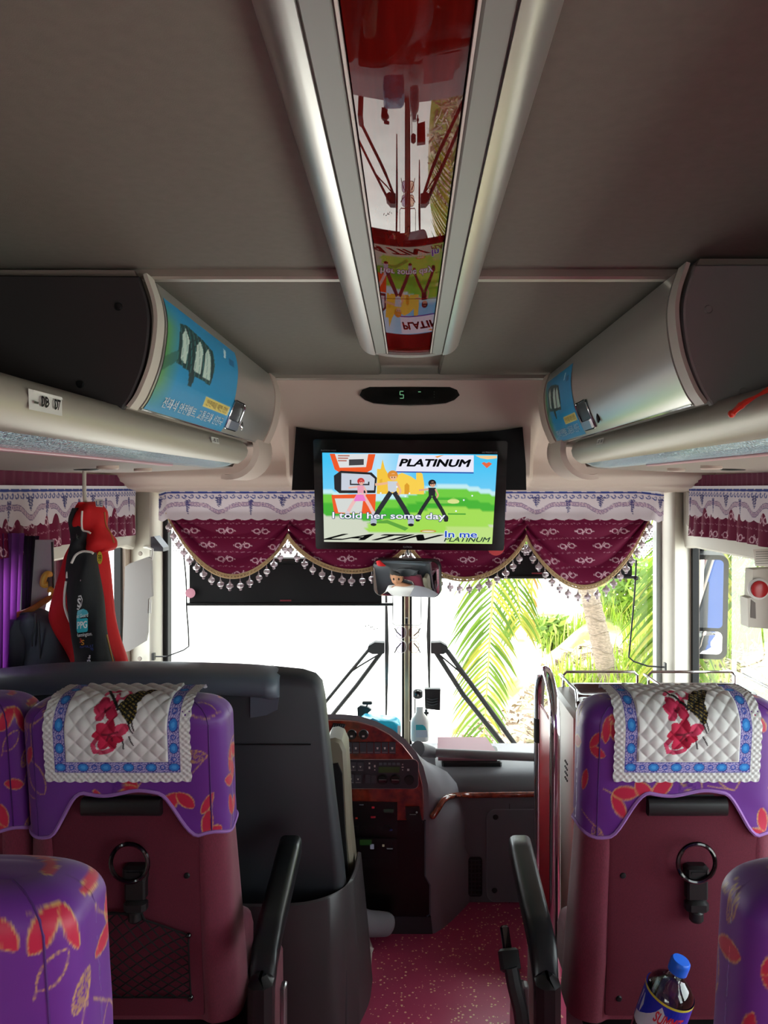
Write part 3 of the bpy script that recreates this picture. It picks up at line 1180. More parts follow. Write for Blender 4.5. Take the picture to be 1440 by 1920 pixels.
def paint_lace(S, T):
    C = np.tile(np.array(lin('#d6d8d6')), (len(S), 1))
    aS = np.abs(S)
    # open lace edge
    edge = (aS > .134) | (T < .017)
    mixc(C, edge * (np.sin(S * 900) * np.sin(T * 900) > .55), '#b9bdbd', .8)
    side = (aS > .107) & (aS < .131) & (T > .018)
    bot = (T > .018) & (T < .042) & (aS < .131)
    band = side | bot
    mixc(C, band * 1., '#b9b2dc', 1)
    along = np.where(bot, S, T)
    across = np.where(bot, T - .030, aS - .119)
    per = .0475
    ph = (along / per) % 1 - .5
    # scrolls
    sc = np.abs(np.sin(along * 520 + 2.2 * np.sin(across * 480))) * np.abs(np.sin(across * 620 + np.sin(along * 300)))
    mixc(C, band * (sc < .32), '#3c3596', .85)
    e2 = ((ph * per) / .0105) ** 2 + (across / .0082) ** 2
    mixc(C, band * (e2 < 1.35), '#2b2a86', 1)
    mixc(C, band * (e2 < 1.0), '#2f7fd0', 1)
    mixc(C, band * (e2 < .25), '#4aa0e4', 1)
    ph2 = ((along / per + .5) % 1 - .5)
    e3 = ((ph2 * per) / .006) ** 2 + (across / .006) ** 2
    mixc(C, band * (e3 < 1) * (e3 > .35), '#3552b0', 1)
    mixc(C, (band & (np.minimum(np.abs(aS - .107), np.abs(aS - .131)) < .0012) & side) * 1., '#3c3596', .9)
    mixc(C, (bot & ((np.abs(T - .0185) < .0012) | (np.abs(T - .0415) < .0012))) * 1., '#3c3596', .9)

    def px(x, y): return ((x - 213) * .00112, (1460 - y) * .00125)

    def petal(x0, y0, x1, y1, wd, col, k=1.):
        a, e = px(x0, y0), px(x1, y1)
        L = math.hypot(e[0] - a[0], e[1] - a[1]) / 2
        s = lens(S, T, (a[0] + e[0]) / 2, (a[1] + e[1]) / 2, math.atan2(e[1] - a[1], e[0] - a[0]), L, wd * .00118)
        mixc(C, (s < 0) * 1., col, k)
        return s
    # curl strokes
    for pts, wd in (([(180, 1318), (196, 1306), (218, 1304), (226, 1314), (220, 1326), (206, 1326), (204, 1316)], 3.2), ([(178, 1386), (170, 1396), (174, 1408), (190, 1409), (205, 1404), (212, 1394)], 4)):
        for a, e in zip(pts, pts[1:]):
            mixc(C, (seg_dist(S, T, px(*a), px(*e)) < wd * .00115) * 1., '#c4365e', .95)
    for (x1, y1, wd, col) in ((168, 1340, 9, '#c02b52'), (180, 1322, 9, '#b3204a'), (210, 1330, 9, '#c02b52'), (215, 1352, 9, '#a3143c'), (175, 1358, 7, '#c8365e')):
        petal(192, 1348, x1, y1, wd, col)
    for (x1, y1, wd, col) in ((170, 1380, 10, '#b3163c'), (182, 1404, 10, '#c4204a'), (210, 1404, 9, '#a81038'), (228, 1388, 10, '#b3163c'), (240, 1366, 9, '#cc3c60'), (205, 1356, 10, '#a81038'), (178, 1364, 9, '#bc2448')):
        petal(203, 1378, x1, y1, wd, col)
    for (x1, y1) in ((175, 1378), (190, 1400), (212, 1398), (232, 1370), (186, 1340), (205, 1336)):
        c0 = (203, 1378) if y1 > 1345 else (192, 1348)
        mixc(C, (seg_dist(S, T, px(*c0), px((x1 + c0[0]) / 2, (y1 + c0[1]) / 2)) < .0022) * 1., '#5e0a22', .8)
    # butterfly
    def inpoly(pts):
        q = [px(*p) for p in pts]
        ins = np.zeros(len(S), bool)
        for (x0, y0), (x1, y1) in zip(q, q[1:] + q[:1]):
            cond = ((y0 > T) != (y1 > T)) & (S < (x1 - x0) * (T - y0) / (y1 - y0 + 1e-12) + x0)
            ins ^= cond
        return ins
    wing = inpoly([(212, 1342), (226, 1318), (246, 1303), (274, 1295), (264, 1312), (254, 1326), (248, 1336), (250, 1350), (244, 1362), (238, 1364), (226, 1354)])
    mixc(C, wing * 1., '#15130f', 1)
    cells = wing & (np.abs(np.sin((S * .6 + T) * 420)) < .42) & (np.abs(np.sin((S - T * .3) * 330)) > .5)
    mixc(C, cells * 1., '#a08a3c', .75)
    mixc(C, (seg_dist(S, T, px(178, 1304), px(214, 1344)) < .0030) * 1., '#15130f', 1)
    for a, e in (((238, 1364), (245, 1376)), ((226, 1390), (228, 1402)), ((238, 1382), (246, 1396)), ((244, 1362), (248, 1372))):
        mixc(C, (seg_dist(S, T, px(*a), px(*e)) < .0016) * 1., '#20101a', .95)
    return C


def make_lace(name, label):
    nu, nv = 200, 210
    z0, half = .916, .152
    L1 = ZT - RT - z0
    L2 = RT * math.pi / 2
    L3 = .070
    L4 = .010
    total = L1 + L2 + L3 + L4
    vs, S, T = [], [], []
    for j in range(nv + 1):
        for i in range(nu + 1):
            s = -half + 2 * half * i / nu
            t = total * j / nv
            # scalloped hem
            se, te = s, t
            edge = max(0, 1 - (half - abs(s)) / .010)
            se = s + math.copysign(.0026 * abs(math.sin(t * 150)) * edge, s)
            bot = max(0, 1 - t / .010)
            te = t - .0035 * abs(math.sin(s * 140)) * bot
            S.append(s); T.append(t)
            q = 0.
            if abs(s) < .106 and t > .044:
                q = .0048 * math.sqrt(abs(math.sin(math.pi * (s + t) / .034)) * abs(math.sin(math.pi * (s - t) / .034)))
            elif t < .018 or abs(s) > .132:
                q = .0012 * math.sin(s * 500) * math.sin(t * 500)
            off = .0085 + q
            if te <= L1:
                z = z0 + te
                p = (se, rear_y(se, z, off), z)
            elif te <= L1 + L2:
                th = (te - L1) / RT
                z = ZT - RT + RT * math.sin(th)
                d = RT * (1 - math.cos(th))
                yy = rear_y(se, ZT - RT, 0) + d
                p = (se, yy - off * math.cos(th), z + off * math.sin(th) + .003 * (th))
            elif te <= L1 + L2 + L3:
                yy = rear_y(se, ZT - RT, 0) + RT + (te - L1 - L2)
                p = (se, yy, ZT + off + .005)
            else:
                k = te - L1 - L2 - L3
                yy = rear_y(se, ZT - RT, 0) + RT + L3
                p = (se, yy + .02 * min(1, k / .02), ZT + off + .005 - k)
            vs.append(p)
    fs = [(j * (nu + 1) + i, j * (nu + 1) + i + 1, (j + 1) * (nu + 1) + i + 1, (j + 1) * (nu + 1) + i) for j in range(nv) for i in range(nu)]
    C = paint_lace(np.array(S), np.array(T))
    m = MB()
    m.add(vs, fs, [tuple(c) for c in C])
    o = m.build(name, M_lace, None, smooth=180)
    return tag(o, label, 'headrest cloth', 'quilted headrest cloths')


seatA = make_seat(11)
add_net(seatA)
seatB = make_seat(29)
GROUP = 'purple covered coach seats'
SEATS = {}
for key, src, loc, label in (
        ('fl', seatA, (-.607, 1.68, -.03), 'maroon coach seat behind the driver partition with string net on its back'),
        ('fr', seatB, (.585, 1.68, -.03), 'maroon coach seat beside the chrome rail with a bottle behind it'),
        ('fw', None, (-1.028, 1.70, -.03), 'coach seat by the left wall, only a sliver of its purple cover showing'),
        ('nl', None, (-.590, .905, -.03), 'nearest purple covered seat at the bottom left corner'),
        ('nr', None, (.600, .905, -.03), 'nearest purple covered seat at the bottom right corner')):
    if src is None:
        src = copy_tree(seatB if key != 'nl' else seatB)
    SEATS[key] = src
for key, sx in (('fl', 1), ('fr', -1)):
    add_armrest(SEATS[key], sx)
for key, loc, label in (
        ('fl', (-.607, 1.68, -.03), 'maroon coach seat behind the driver partition with string net on its back'),
        ('fr', (.585, 1.68, -.03), 'maroon coach seat beside the chrome rail with a bottle behind it'),
        ('fw', (-1.028, 1.70, -.03), 'coach seat by the left wall, only a sliver of its purple cover showing'),
        ('nl', (-.590, .915, -.03), 'nearest purple covered seat at the bottom left corner'),
        ('nr', (.600, .915, -.03), 'nearest purple covered seat at the bottom right corner')):
    o = SEATS[key]
    o.location = loc
    W[o] = Matrix.Translation(Vector(loc))
    tag(o, label, 'seat', GROUP)
SEATS['fw'].scale = (.93, 1, 1)
for key, label in (('fl', 'white quilted cloth with butterfly and lily over the left seat'), ('fr', 'white quilted cloth with butterfly and lily over the right seat')):
    if key == 'fl':
        lace0 = make_lace('headrest_cloth', label)
        o = lace0
    else:
        o = lace0.copy()
        COL.objects.link(o)
        o['label'] = label
    o.location = SEATS[key].location + Vector((-.004, 0, 0))
# buckle standing up on the right hand aisle seat
t = thing('seat_belt_buckle', 'black belt buckle upright beside the right seat armrest', 'belt buckle', P(950, 1850, 1.62))
m = MB()
a, e = P(945, 1735, 1.75), P(952, 1785, 1.72)
ax = (a - e).normalized()
R = ax.to_track_quat('Z', 'Y').to_matrix()
m.box((a + e) / 2, (.020, .012, (a - e).length), R, bev=.004)
m.build('tongue', M_black_gloss, t)
e2 = P(955, 1800, 1.70)
m = MB().box(e2, (.044, .022, .045), R, bev=.005)
m.build('buckle_head', M_black, t)
m = MB().tube([P(958, 1812, 1.69), P(965, 1850, 1.68), P(975, 1890, 1.67), P(985, 1960, 1.66)], .016, 8)
m.build('stalk', M_black, t)
m = MB().box(P(957, 1789, 1.712), (.036, .014, .02), R, bev=.003)
m.build('steel_collar', M_steel, t)
# seat frame tubes beside the aisle
t = SEATS['fr']
m = MB()
m.prism([(-.03, .02), (.06, .02), (.08, .12), (.06, .30), (-.01, .34), (-.03, .2)], lambda u, v, d: Vector((d, 1.74 + u, v + .06)), .235, .255, bev=.004)
m.build('frame_plate', M_steel, t)
# bottle
t = thing('water_bottle', 'clear plastic water bottle with blue cap in the right seat pocket', 'bottle', P(1235, 1980, 1.52))
axis = Vector((.27, -.16, 1)).normalized()
capc = P(1273, 1812, 1.50)
BM = Matrix.Translation(capc) @ axis.to_track_quat('Z', 'Y').to_matrix().to_4x4()
M_pet = glass_mat('clear_pet', '#eef4f2', .04, refl=2.6)
body = [(.030, -.25), (.042, -.245), (.046, -.23), (.043, -.20), (.046, -.18), (.046, -.155), (.0465, -.07), (.046, -.056), (.042, -.044), (.032, -.032), (.019, -.022), (.0145, -.016), (.0145, -.004)]
MB().lathe(body, BM, 40).build('bottle_body', M_pet, t, smooth=60)
MB().lathe([(.0145, -.012), (.0185, -.010), (.0190, .006), (.0185, .012), (.016, .015), (0, .0155)], BM, 32).build('cap', mat('blue_cap', '#1c63d6', .35), t, smooth=40)
MB().lathe([(0, -.242), (.04, -.24), (.0445, -.228), (.0415, -.20), (.0445, -.18), (.0445, -.16), (0, -.16)], BM, 32).build('water', glass_mat('water', '#b8c4c4', 0, refl=1.2), t, smooth=50)
def lab(u, v, l):
    a = u
    return BM @ Vector(((.0468 + .0002 * l) * math.cos(a), (.0468 + .0002 * l) * math.sin(a), -.134 + .080 * v))
# find the angle of the label that faces the camera
inv = BM.inverted().to_3x3()
face = inv @ (cam.location - capc)
fa = math.atan2(face.y, face.x)
m = MB().color('#1a2aa8')
N = 48
for k in range(N):
    a, e = 2 * math.pi * k / N, 2 * math.pi * (k + 1) / N
    m.poly([lab(a, 0, 0), lab(e, 0, 0), lab(e, 1, 0), lab(a, 1, 0)])
m.color('#c9c33a')
for k in range(N):
    a, e = 2 * math.pi * k / N, 2 * math.pi * (k + 1) / N
    m.poly([lab(a, .94, 1), lab(e, .94, 1), lab(e, 1, 1), lab(a, 1, 1)])
m.color('#c4cdd8')
tops = [.22, .25, .3, .38, .46, .56, .68, .88, .74, .62, .66, .52, .42, .36, .3, .26]
for k in range(15):
    a, e = fa - 1.25 + k * .17, fa - 1.25 + (k + 1) * .17
    m.poly([lab(a, 0, 1), lab(e, 0, 1), lab(e, tops[k + 1], 1), lab(a, tops[k], 1)])
m.poly([lab(fa - 1.25, .35, 1), lab(fa - .95, .3, 1), lab(fa - .85, .55, 1), lab(fa - .95, .8, 1), lab(fa - 1.2, .82, 1)])
m.color('#c62a3a')
fit_text(m, 'SUMMIT', fa - .25, .44, fa + .95, .74, lambda u, v, d: lab(u, v, 2), 0, shear=.25, bold=.03)
m.color('#6a7a9a')
fit_text(m, 'Drinking Water', fa - .05, .30, fa + .8, .37, lambda u, v, d: lab(u, v, 2), 0)
m.build('label', M_print, t, smooth=0)
# ------------------------------------------------------------------ clock display above the screen
t = thing('clock_display', 'dark oval clock display with green digit above the television', 'display', P(768, 760, 2.79))
YD = 2.775
def dp(px, py, d): return P(px, py, YD) + Vector((0, d, 0))
outl = [(674, 741), (679, 731), (694, 725), (730, 723), (768, 722.5), (806, 723), (842, 725), (857, 731), (862, 741), (852, 750), (836, 756), (806, 759), (768, 760), (730, 759), (700, 756), (684, 750)]
MB().prism(outl, lambda u, v, d: dp(u, v, d), .05, 0, bev=0).build('bezel', M_black_gloss, t)
inn = [(768 + (u - 768) * .93, 741 + (v - 741) * .82) for u, v in outl]
w = MB().prism(inn, lambda u, v, d: dp(u, v, d), .001, -.003).build('display_window', mat('smoked_window', '#050607', .15), t)
m = MB()
def segs(mb, x, y, s, on):
    S = {'a': ((0, 0), (1, 0)), 'b': ((1, 0), (1, 1)), 'c': ((1, 1), (1, 2)), 'd': ((0, 2), (1, 2)), 'e': ((0, 1), (0, 2)), 'f': ((0, 0), (0, 1)), 'g': ((0, 1), (1, 1))}
    for k in on:
        (ax_, ay), (bx, by) = S[k]
        mb.tube([dp(x + ax_ * s, y + ay * s, -.004), dp(x + bx * s, y + by * s, -.004)], .0011, 4)
M_led = mat('green_led', '#0a140a', emis='#8fd6a0', estr=.55)
segs(m, 750, 734, 6.5, 'afgcd')
m.build('digit', M_led, w)
m = MB()
segs(m, 784, 735, 5, 'a')
m.build('digit', M_led, w)
m = MB()
for k in range(3): m.ball(dp(814, 735 + 5 * k, -.004), .0012, 4)
m.build('indicator_dot', mat('dim_led', '#101010', emis='#506050', estr=.5), w)

# ------------------------------------------------------------------ television
YT = 2.72
t = thing('television', 'black flat screen television showing karaoke lyrics', 'television', P(768, 1030, YT))
back = [(556, 801), (600, 808), (680, 813), (768, 815), (860, 813), (935, 808), (979, 801), (985, 870), (986, 919), (548, 919), (551, 870)]
MB().prism(back, lambda u, v, d: P(u, v, 2.80) + Vector((0, d, 0)), .06, -.012).build('recess_plate', M_black_matt, t)  # flat black plate stands in for the dark recess behind the set
# local frame of the set, turned slightly clockwise
tc_ = P(768, 930, YT)
ROT = Matrix.Rotation(math.radians(.55), 3, 'Y')
kT = YT / F
def tv(px, py, d):
    v = Vector(((px - 768) * kT, d, -(py - 930) * kT))
    return tc_ + ROT @ v
o_ = [(586, 826), (951, 826), (946, 1030), (593, 1030)]
def quad_round(q, r, n=4):
    out = []
    for i in range(4):
        p, a, e = Vector(q[i]), Vector(q[i - 1]), Vector(q[(i + 1) % 4])
        d1, d2 = (a - p).normalized() * r, (e - p).normalized() * r
        for k in range(n + 1):
            s = k / n
            out.append(tuple((1 - s) ** 2 * (p + d1) + 2 * s * (1 - s) * p + s * s * (p + d2)))
    return out
MB().prism(quad_round(o_, 5), tv, .055, .0).build('case', M_black, t)
m = MB()
m.prism([(640, 840), (896, 840), (896, 1000), (640, 1000)], tv, .12, .05)
m.build('wall_bracket', M_black, t)
sc_q = [(604, 850.5), (931.5, 851), (923, 1018), (609, 1017)]
rows = []
for f in range(5):
    pass
m = MB()
oo, ii = quad_round(o_, 5), quad_round(sc_q, .6)
m.loft([[tv(u, v, 0) for u, v in oo], [tv(u, v, -.012) for u, v in [(768 + (u - 768) * .995, 928 + (v - 928) * 1.004) for u, v in oo]], [tv(u, v, -.012) for u, v in ii], [tv(u, v, -.006) for u, v in ii]], cap=False)
m.build('bezel', M_black_gloss, t)

M_screen = mat('lit_screen', attr=True, rough=.3, emis='attr', estr=.95)
def scr(zx, zy, l):
    """picture coordinates: pixels of a 3x enlargement whose corner is (540, 680)"""
    return tv(540 + zx / 3, 680 + zy / 3, -.0062 - .00022 * l)
def bilin(u, v):
    a = [sc_q[0][i] + (sc_q[1][i] - sc_q[0][i]) * u for i in (0, 1)]
    e = [sc_q[3][i] + (sc_q[2][i] - sc_q[3][i]) * u for i in (0, 1)]
    x, y = a[0] + (e[0] - a[0]) * v, a[1] + (e[1] - a[1]) * v
    return ((x - 540) * 3, (y - 680) * 3)
m = MB()
NU, NV = 60, 40
vs, cs = [], []
for j in range(NV + 1):
    for i in range(NU + 1):
        u, v = i / NU, j / NV
        zx, zy = bilin(u, v)
        vs.append(scr(zx, zy, 0))
        h = .46 + .05 * math.sin(u * 5 + .6) - .03 * math.cos(u * 9)
        if v < h - .05:
            c = np.array(lin('#3fc0f0')) * (1 - .0) + (np.array(lin('#e8f6fb')) - np.array(lin('#3fc0f0'))) * (max(0, 1 - abs(u - .32) / .22) * .55 + max(0, v - .1) * .35)
        elif v < h: c = np.array(lin('#bfe8ee'))
        elif v < h + .10: c = np.array(lin('#6cc83c'))
        elif v < h + .24 - .05 * u: c = np.array(lin('#3fae2c'))
        elif v < .80 + .1 * math.sin(u * 3.2) and u > .30 - .4 * (v - .7): c = np.array(lin('#9fd850'))
        else: c = np.array(lin('#ccd2bf'))
        if u > .72 and v > .80: c = np.array(lin('#b9dc7c'))
        cs.append(tuple(c))
m.add(vs, [(j * (NU + 1) + i, j * (NU + 1) + i + 1, (j + 1) * (NU + 1) + i + 1, (j + 1) * (NU + 1) + i) for j in range(NV) for i in range(NU)], cs)
def sp_(col, pts, l): m.color(col); m.poly([scr(x, y, l) for x, y in pts])
def ell(col, cx, cy, rx, ry, l, n=14): sp_(col, [(cx + rx * math.cos(6.2832 * k / n), cy + ry * math.sin(6.2832 * k / n)) for k in range(n)], l)
def limb(col, pts, wd, l):
    for (a, e) in zip(pts, pts[1:]):
        dx, dy = e[0] - a[0], e[1] - a[1]
        L = math.hypot(dx, dy) or 1
        nx, ny = -dy / L * wd / 2, dx / L * wd / 2
        sp_(col, [(a[0] + nx, a[1] + ny), (e[0] + nx, e[1] + ny), (e[0] - nx, e[1] - ny), (a[0] - nx, a[1] - ny)], l)
# yellow castle-like blocks
sp_('#f0c23c', [(500, 740), (500, 600), (520, 600), (530, 545), (545, 600), (570, 640), (600, 640), (600, 740)], 1)
sp_('#f4cc4c', [(600, 740), (600, 640), (640, 620), (690, 640), (720, 660), (720, 620), (735, 610), (755, 625), (765, 680), (765, 740)], 1)
sp_('#d99a24', [(655, 740), (655, 690), (668, 676), (682, 690), (682, 740)], 2)
sp_('#e2ac30', [(515, 660), (530, 655), (530, 690), (515, 690)], 2)
sp_('#7fc64a', [(780, 770), (900, 770), (930, 755), (960, 770), (960, 790), (780, 790)], 1)
ell('#d8dc8c', 930, 778, 34, 13, 2)
sp_('#3a9a2c', [(900, 845), (1000, 845), (1000, 852), (900, 852)], 2)
# orange and black hexagon panels
sp_('#e8541c', [(233, 517), (490, 517), (470, 605), (440, 622), (290, 622), (262, 605)], 2)
sp_('#d8dcdc', [(262, 517), (450, 517), (438, 590), (290, 595)], 3)
sp_('#3c3c40', [(342, 548), (425, 545), (425, 578), (342, 582)], 4)
m.color('#a04040')
for k in range(3): sp_('#b06a5a', [(280, 524 + 14 * k), (345 - 8 * k, 524 + 14 * k), (345 - 8 * k, 531 + 14 * k), (280, 531 + 14 * k)], 4)
sp_('#17181c', [(258, 640), (296, 612), (470, 620), (500, 650), (492, 735), (290, 738), (262, 715)], 3)
sp_('#c4ccd8', [(300, 625), (460, 632), (488, 655), (484, 720), (300, 722)], 4)
sp_('#22262c', [(348, 662), (356, 662), (356, 684), (450, 684), (450, 672), (458, 672), (458, 692), (348, 692)], 5)
sp_('#e8541c', [(245, 748), (495, 740), (490, 850), (262, 852)], 2)
sp_('#d0d4d0', [(264, 768), (425, 765), (415, 850), (285, 846)], 3)
# white banner
sp_('#e4e4f4', [(622, 518), (1042, 518), (1042, 612), (605, 612)], 3)
sp_('#22309c', [(605, 612), (1042, 614), (1042, 620), (604, 618)], 4)
m.color('#08080c'); fit_text(m, 'PLATINUM', 622, 585, 1028, 541, scr, 5, shear=.25, bold=.04)
sp_('#e8912c', [(822, 528), (876, 517), (838, 534)], 6)
# little heart mark and arc
sp_('#e0643c', [(1086, 562), (1100, 555), (1113, 562), (1128, 555), (1145, 565), (1116, 590)], 2)
sp_('#f0c890', [(1050, 519), (1172, 519), (1172, 534), (1120, 540), (1080, 534)], 1)
# three generic dancing figures
def dancer(x, top, s, skin, hair, shirt, legs, shoe, l):
    y = lambda v: top + v * s
    ell(hair, x, y(18), 24 * s, 22 * s, l)
    ell(skin, x + 3 * s, y(26), 16 * s, 17 * s, l + 1)
    sp_(hair, [(x - 20 * s, y(14)), (x + 22 * s, y(12)), (x + 16 * s, y(22)), (x - 16 * s, y(24))], l + 2)
    ell('#1a1a1a', x - 3 * s, y(28), 2.4 * s, 3.6 * s, l + 2, 8); ell('#1a1a1a', x + 9 * s, y(28), 2.4 * s, 3.6 * s, l + 2, 8)
    sp_(shirt, [(x - 24 * s, y(46)), (x + 22 * s, y(46)), (x + 18 * s, y(96)), (x - 20 * s, y(96))], l)
    limb(skin, [(x - 22 * s, y(54)), (x - 60 * s, y(60)), (x - 80 * s, y(62))], 11 * s, l + 1)
    limb(skin, [(x + 20 * s, y(54)), (x + 38 * s, y(90)), (x + 26 * s, y(110))], 10 * s, l + 1)
    limb(legs, [(x - 8 * s, y(96)), (x - 60 * s, y(176)), (x - 82 * s, y(218))], 22 * s, l + 1)
    limb(legs, [(x + 8 * s, y(96)), (x + 58 * s, y(176)), (x + 80 * s, y(218))], 22 * s, l + 1)
    ell(shoe, x - 86 * s, y(232), 15 * s, 20 * s, l + 2); ell(shoe, x + 86 * s, y(232), 15 * s, 20 * s, l + 2)
    ell('#101014', x - 86 * s, y(246), 14 * s, 7 * s, l + 3, 8); ell('#101014', x + 86 * s, y(246), 14 * s, 7 * s, l + 3, 8)
sp_('#5aa038', [(440, 905), (560, 885), (680, 930), (660, 945), (560, 905)], 4)
dancer(588, 612, 1.22, '#e9b48a', '#d98a2c', '#c6cdd6', '#20242c', '#aab4c4', 8)
dancer(810, 660, .92, '#dca486', '#101014', '#141822', '#1c2026', '#1c2026', 8)
dancer(410, 654, .86, '#eab0a0', '#c22a28', '#e59ab0', '#e8b8b4', '#cfc6d2', 6)
sp_('#e878c8', [(385, 745), (425, 745), (440, 780), (372, 782)], 11)
m.color('#f4f6ff')
for (x, y) in ((683, 735), (612, 700), (522, 735), (945, 832), (988, 770), (660, 752), (1035, 745)): ell('#e8f4ff', x, y, 5, 5, 13, 8)
# lying lettering, lyrics
m.color('#0c0c0c'); fit_text(m, 'LATIN', 190, 1000, 880, 965, scr, 14, shear=.8, bold=.035)
ell('#c88a2c', 790, 946, 46, 8, 13); ell('#d8dcc0', 790, 947, 36, 4, 14)
m.color('#2e4438'); fit_text(m, 'PLATINUM', 878, 1004, 1140, 977, scr, 15, shear=.3, bold=.02)
m.color('#24306e'); fit_text(m, 'I told her some day', 250, 894, 888, 841, scr, 16, bold=.055)
m.color('#f0f2f6'); fit_text(m, 'I told her some day', 253, 890, 885, 844, scr, 17, bold=.012)
m.color('#dfe8f8'); fit_text(m, 'In me', 881, 983, 1067, 941, scr, 16, bold=.06)
m.color('#1c48b4'); fit_text(m, 'In me', 884, 980, 1064, 944, scr, 17, bold=.015)
m.build('screen', M_screen, t, smooth=0)
m = MB().color('#8a8a8e')
fit_text(m, 'LG PHILIPS LCD', 903, 848.5, 931, 845.5, lambda u, v, d: tv(u, v, -.0124), 0)
fit_text(m, 'FLATRON WIDE', 602, 847.5, 630, 845, lambda u, v, d: tv(u, v, -.0124), 0)
fit_text(m, 'FLATRON', 757, 1027, 773, 1023.5, lambda u, v, d: tv(u, v, -.0124), 0)
m.build('maker_lettering', M_print, t, smooth=0)

# ------------------------------------------------------------------ window valances
M_swag = mat('maroon_brocade', attr=True, rough=.65, spec=.2, transl=.02)
M_border = mat('white_printed_border', attr=True, rough=.8, transl=.12)
M_gold = mat('gold_braid', '#b89a72', .6, var=(500, .5), bump=(900, .8, .002))
M_bead = mat('smoky_bead', '#b7a2aa', .08, spec=.8, trans=.35, coat=.5)


def paint_border(A, V, H, period=.275):
    """A metres along, V metres down from the top; blue waves, garland, drops"""
    C = np.tile(np.array(lin('#cfc4cc')), (len(A), 1))
    mixc(C, (V < .010) * 1., '#e6e4ea', 1)
    mixc(C, ((V > .012) & (V < .020)) * 1., '#2b3c86', 1)
    # running wave hooks
    p = .030
    u = (A / p) % 1 - .5
    d = np.hypot(u * p, V - .031)
    ang = np.arctan2(V - .031, u * p)
    rr = .0066 + .0016 * ang
    mixc(C, (np.abs(d - np.abs(rr)) < .0026) & (V < .046), '#2b3c86', .95)
    # garland band
    ph = (A / period) % 1
    g = .062 + .026 * np.cos(2 * np.pi * ph) ** 3 * np.sign(1) * 1.0
    g = .070 + .026 * np.abs(np.cos(np.pi * ph)) ** 6 - .010 * np.abs(np.sin(np.pi * ph)) ** 14 + .004 * np.cos(4 * np.pi * ph)
    dd = np.abs(V - g)
    mixc(C, (dd < .0085) * 1., '#b79aac', .8)
    mixc(C, ((dd > .0065) & (dd < .0090)) * 1., '#5a4276', .95)
    mixc(C, (dd < .0030) & (np.abs(np.sin(A * 260)) > .8), '#6a5088', .8)
    # dark drops: blossoms hanging from the wave band and pendants below the crests
    for off, v0, v1, w0, col in ((0., .034, .080, .022, '#33356e'), (.5, .046, .112, .014, '#3a3a72')):
        q = ((A / period + off + .5) % 1 - .5) * period
        f = np.clip((V - v0) / (v1 - v0), 0, 1)
        wd = w0 * (1 - f) ** .7 * (.55 + .45 * np.abs(np.sin(f * 14)))
        mixc(C, (V > v0) & (V < v1) & (np.abs(q) < wd) & (np.sin(q * 900) * np.sin(V * 700) < .55), col, .95)
    return C


def paint_brocade(A, V, seed=1, scale=1.):
    r = random.Random(seed)
    C = np.tile(np.array(lin('#640a32')), (len(A), 1))
    a0, a1, v0, v1 = A.min(), A.max(), V.min(), V.max()
    row, y = 0, v0 + .03
    while y < v1:
        x = a0 + .03 + (.075 if row % 2 else 0)
        while x < a1:
            for sx in (-1, 1):                       # pair of looped scrolls with a slanting stem
                cx = x + sx * .019 * scale
                d = np.hypot((A - cx) / 1.15, V - y)
                mixc(C, np.abs(d - .0105 * scale) < .0020, '#d9b3c2', .85)
                mixc(C, np.hypot(A - cx - sx * .019, V - y) < .0035, '#d9b3c2', .7)
            mixc(C, seg_dist(A, V, (x - .009, y + .017), (x + .009, y - .017)) < .0019, '#d9b3c2', .85)
            x += .15 * scale
        for k in range(int((a1 - a0) / .025)):
            xx = a0 + k * .025
            mixc(C, seg_dist(A, V, (xx, y + .036), (xx + .014, y + .032)) < .0012, '#b9869c', .6)
        row += 1
        y += .072 * scale
    return C


def tassel_mesh():
    m = MB()
    m.tube([(0, 0, .004), (0, 0, -.016)], .0016, 5)
    prof = [(.0015, -.014), (.004, -.017), (.0065, -.024), (.0145, -.028), (.0165, -.034), (.0145, -.041), (.0070, -.046), (.0050, -.048), (.0070, -.052), (.0040, -.056), (0, -.057)]
    m.lathe(prof, None, 6)
    return m.mesh('bead_tassel', M_bead, 20)


TASSEL = tassel_mesh()
YV = 3.36
kv = YV / F
val = thing('windscreen_valance', 'maroon swagged valance with white printed border along the windscreen top', 'valance', P(768, 918, YV))
# white border with scalloped lower edge
m = MB()
x0, x1 = PX(291, YV), PX(1252, YV)
NU, NV = 480, 44
vs, A, V = [], [], []
for j in range(NV + 1):
    for i in range(NU + 1):
        x = x0 + (x1 - x0) * i / NU
        v = j / NV
        sc_ = abs(math.sin((x - x0) / .060 * math.pi / 1.0))
        H = .128 + .008 * sc_
        zt = EYE - .004 - .012 * sm(PX(1190, YV), x1, x) - .01 * sm(PX(320, YV), x0, x)
        y = YV - .012 * math.sin(x * 9) * v - .014 * sm(x0 + .1, x0, x) * 0
        y += -.008 * math.sin(x * 31 + 2) * v * .5 + .06 * (sm(x1 - .06, x1, x) + sm(x0 + .06, x0, x))
        vs.append((x, y - .012, zt - H * v))
        A.append(x); V.append(H * v)
C = paint_border(np.array(A), np.array(V), .13)
m.add(vs, [(j * (NU + 1) + i, j * (NU + 1) + i + 1, (j + 1) * (NU + 1) + i + 1, (j + 1) * (NU + 1) + i) for j in range(NV) for i in range(NU)], [tuple(c) for c in C])
m.build('printed_border', M_border, val, smooth=180)
m = MB().tube([(x0, YV - .004, EYE + .002), (x1, YV - .004, EYE + .002)], .006, 8)
m.build('curtain_rod', M_black, val)
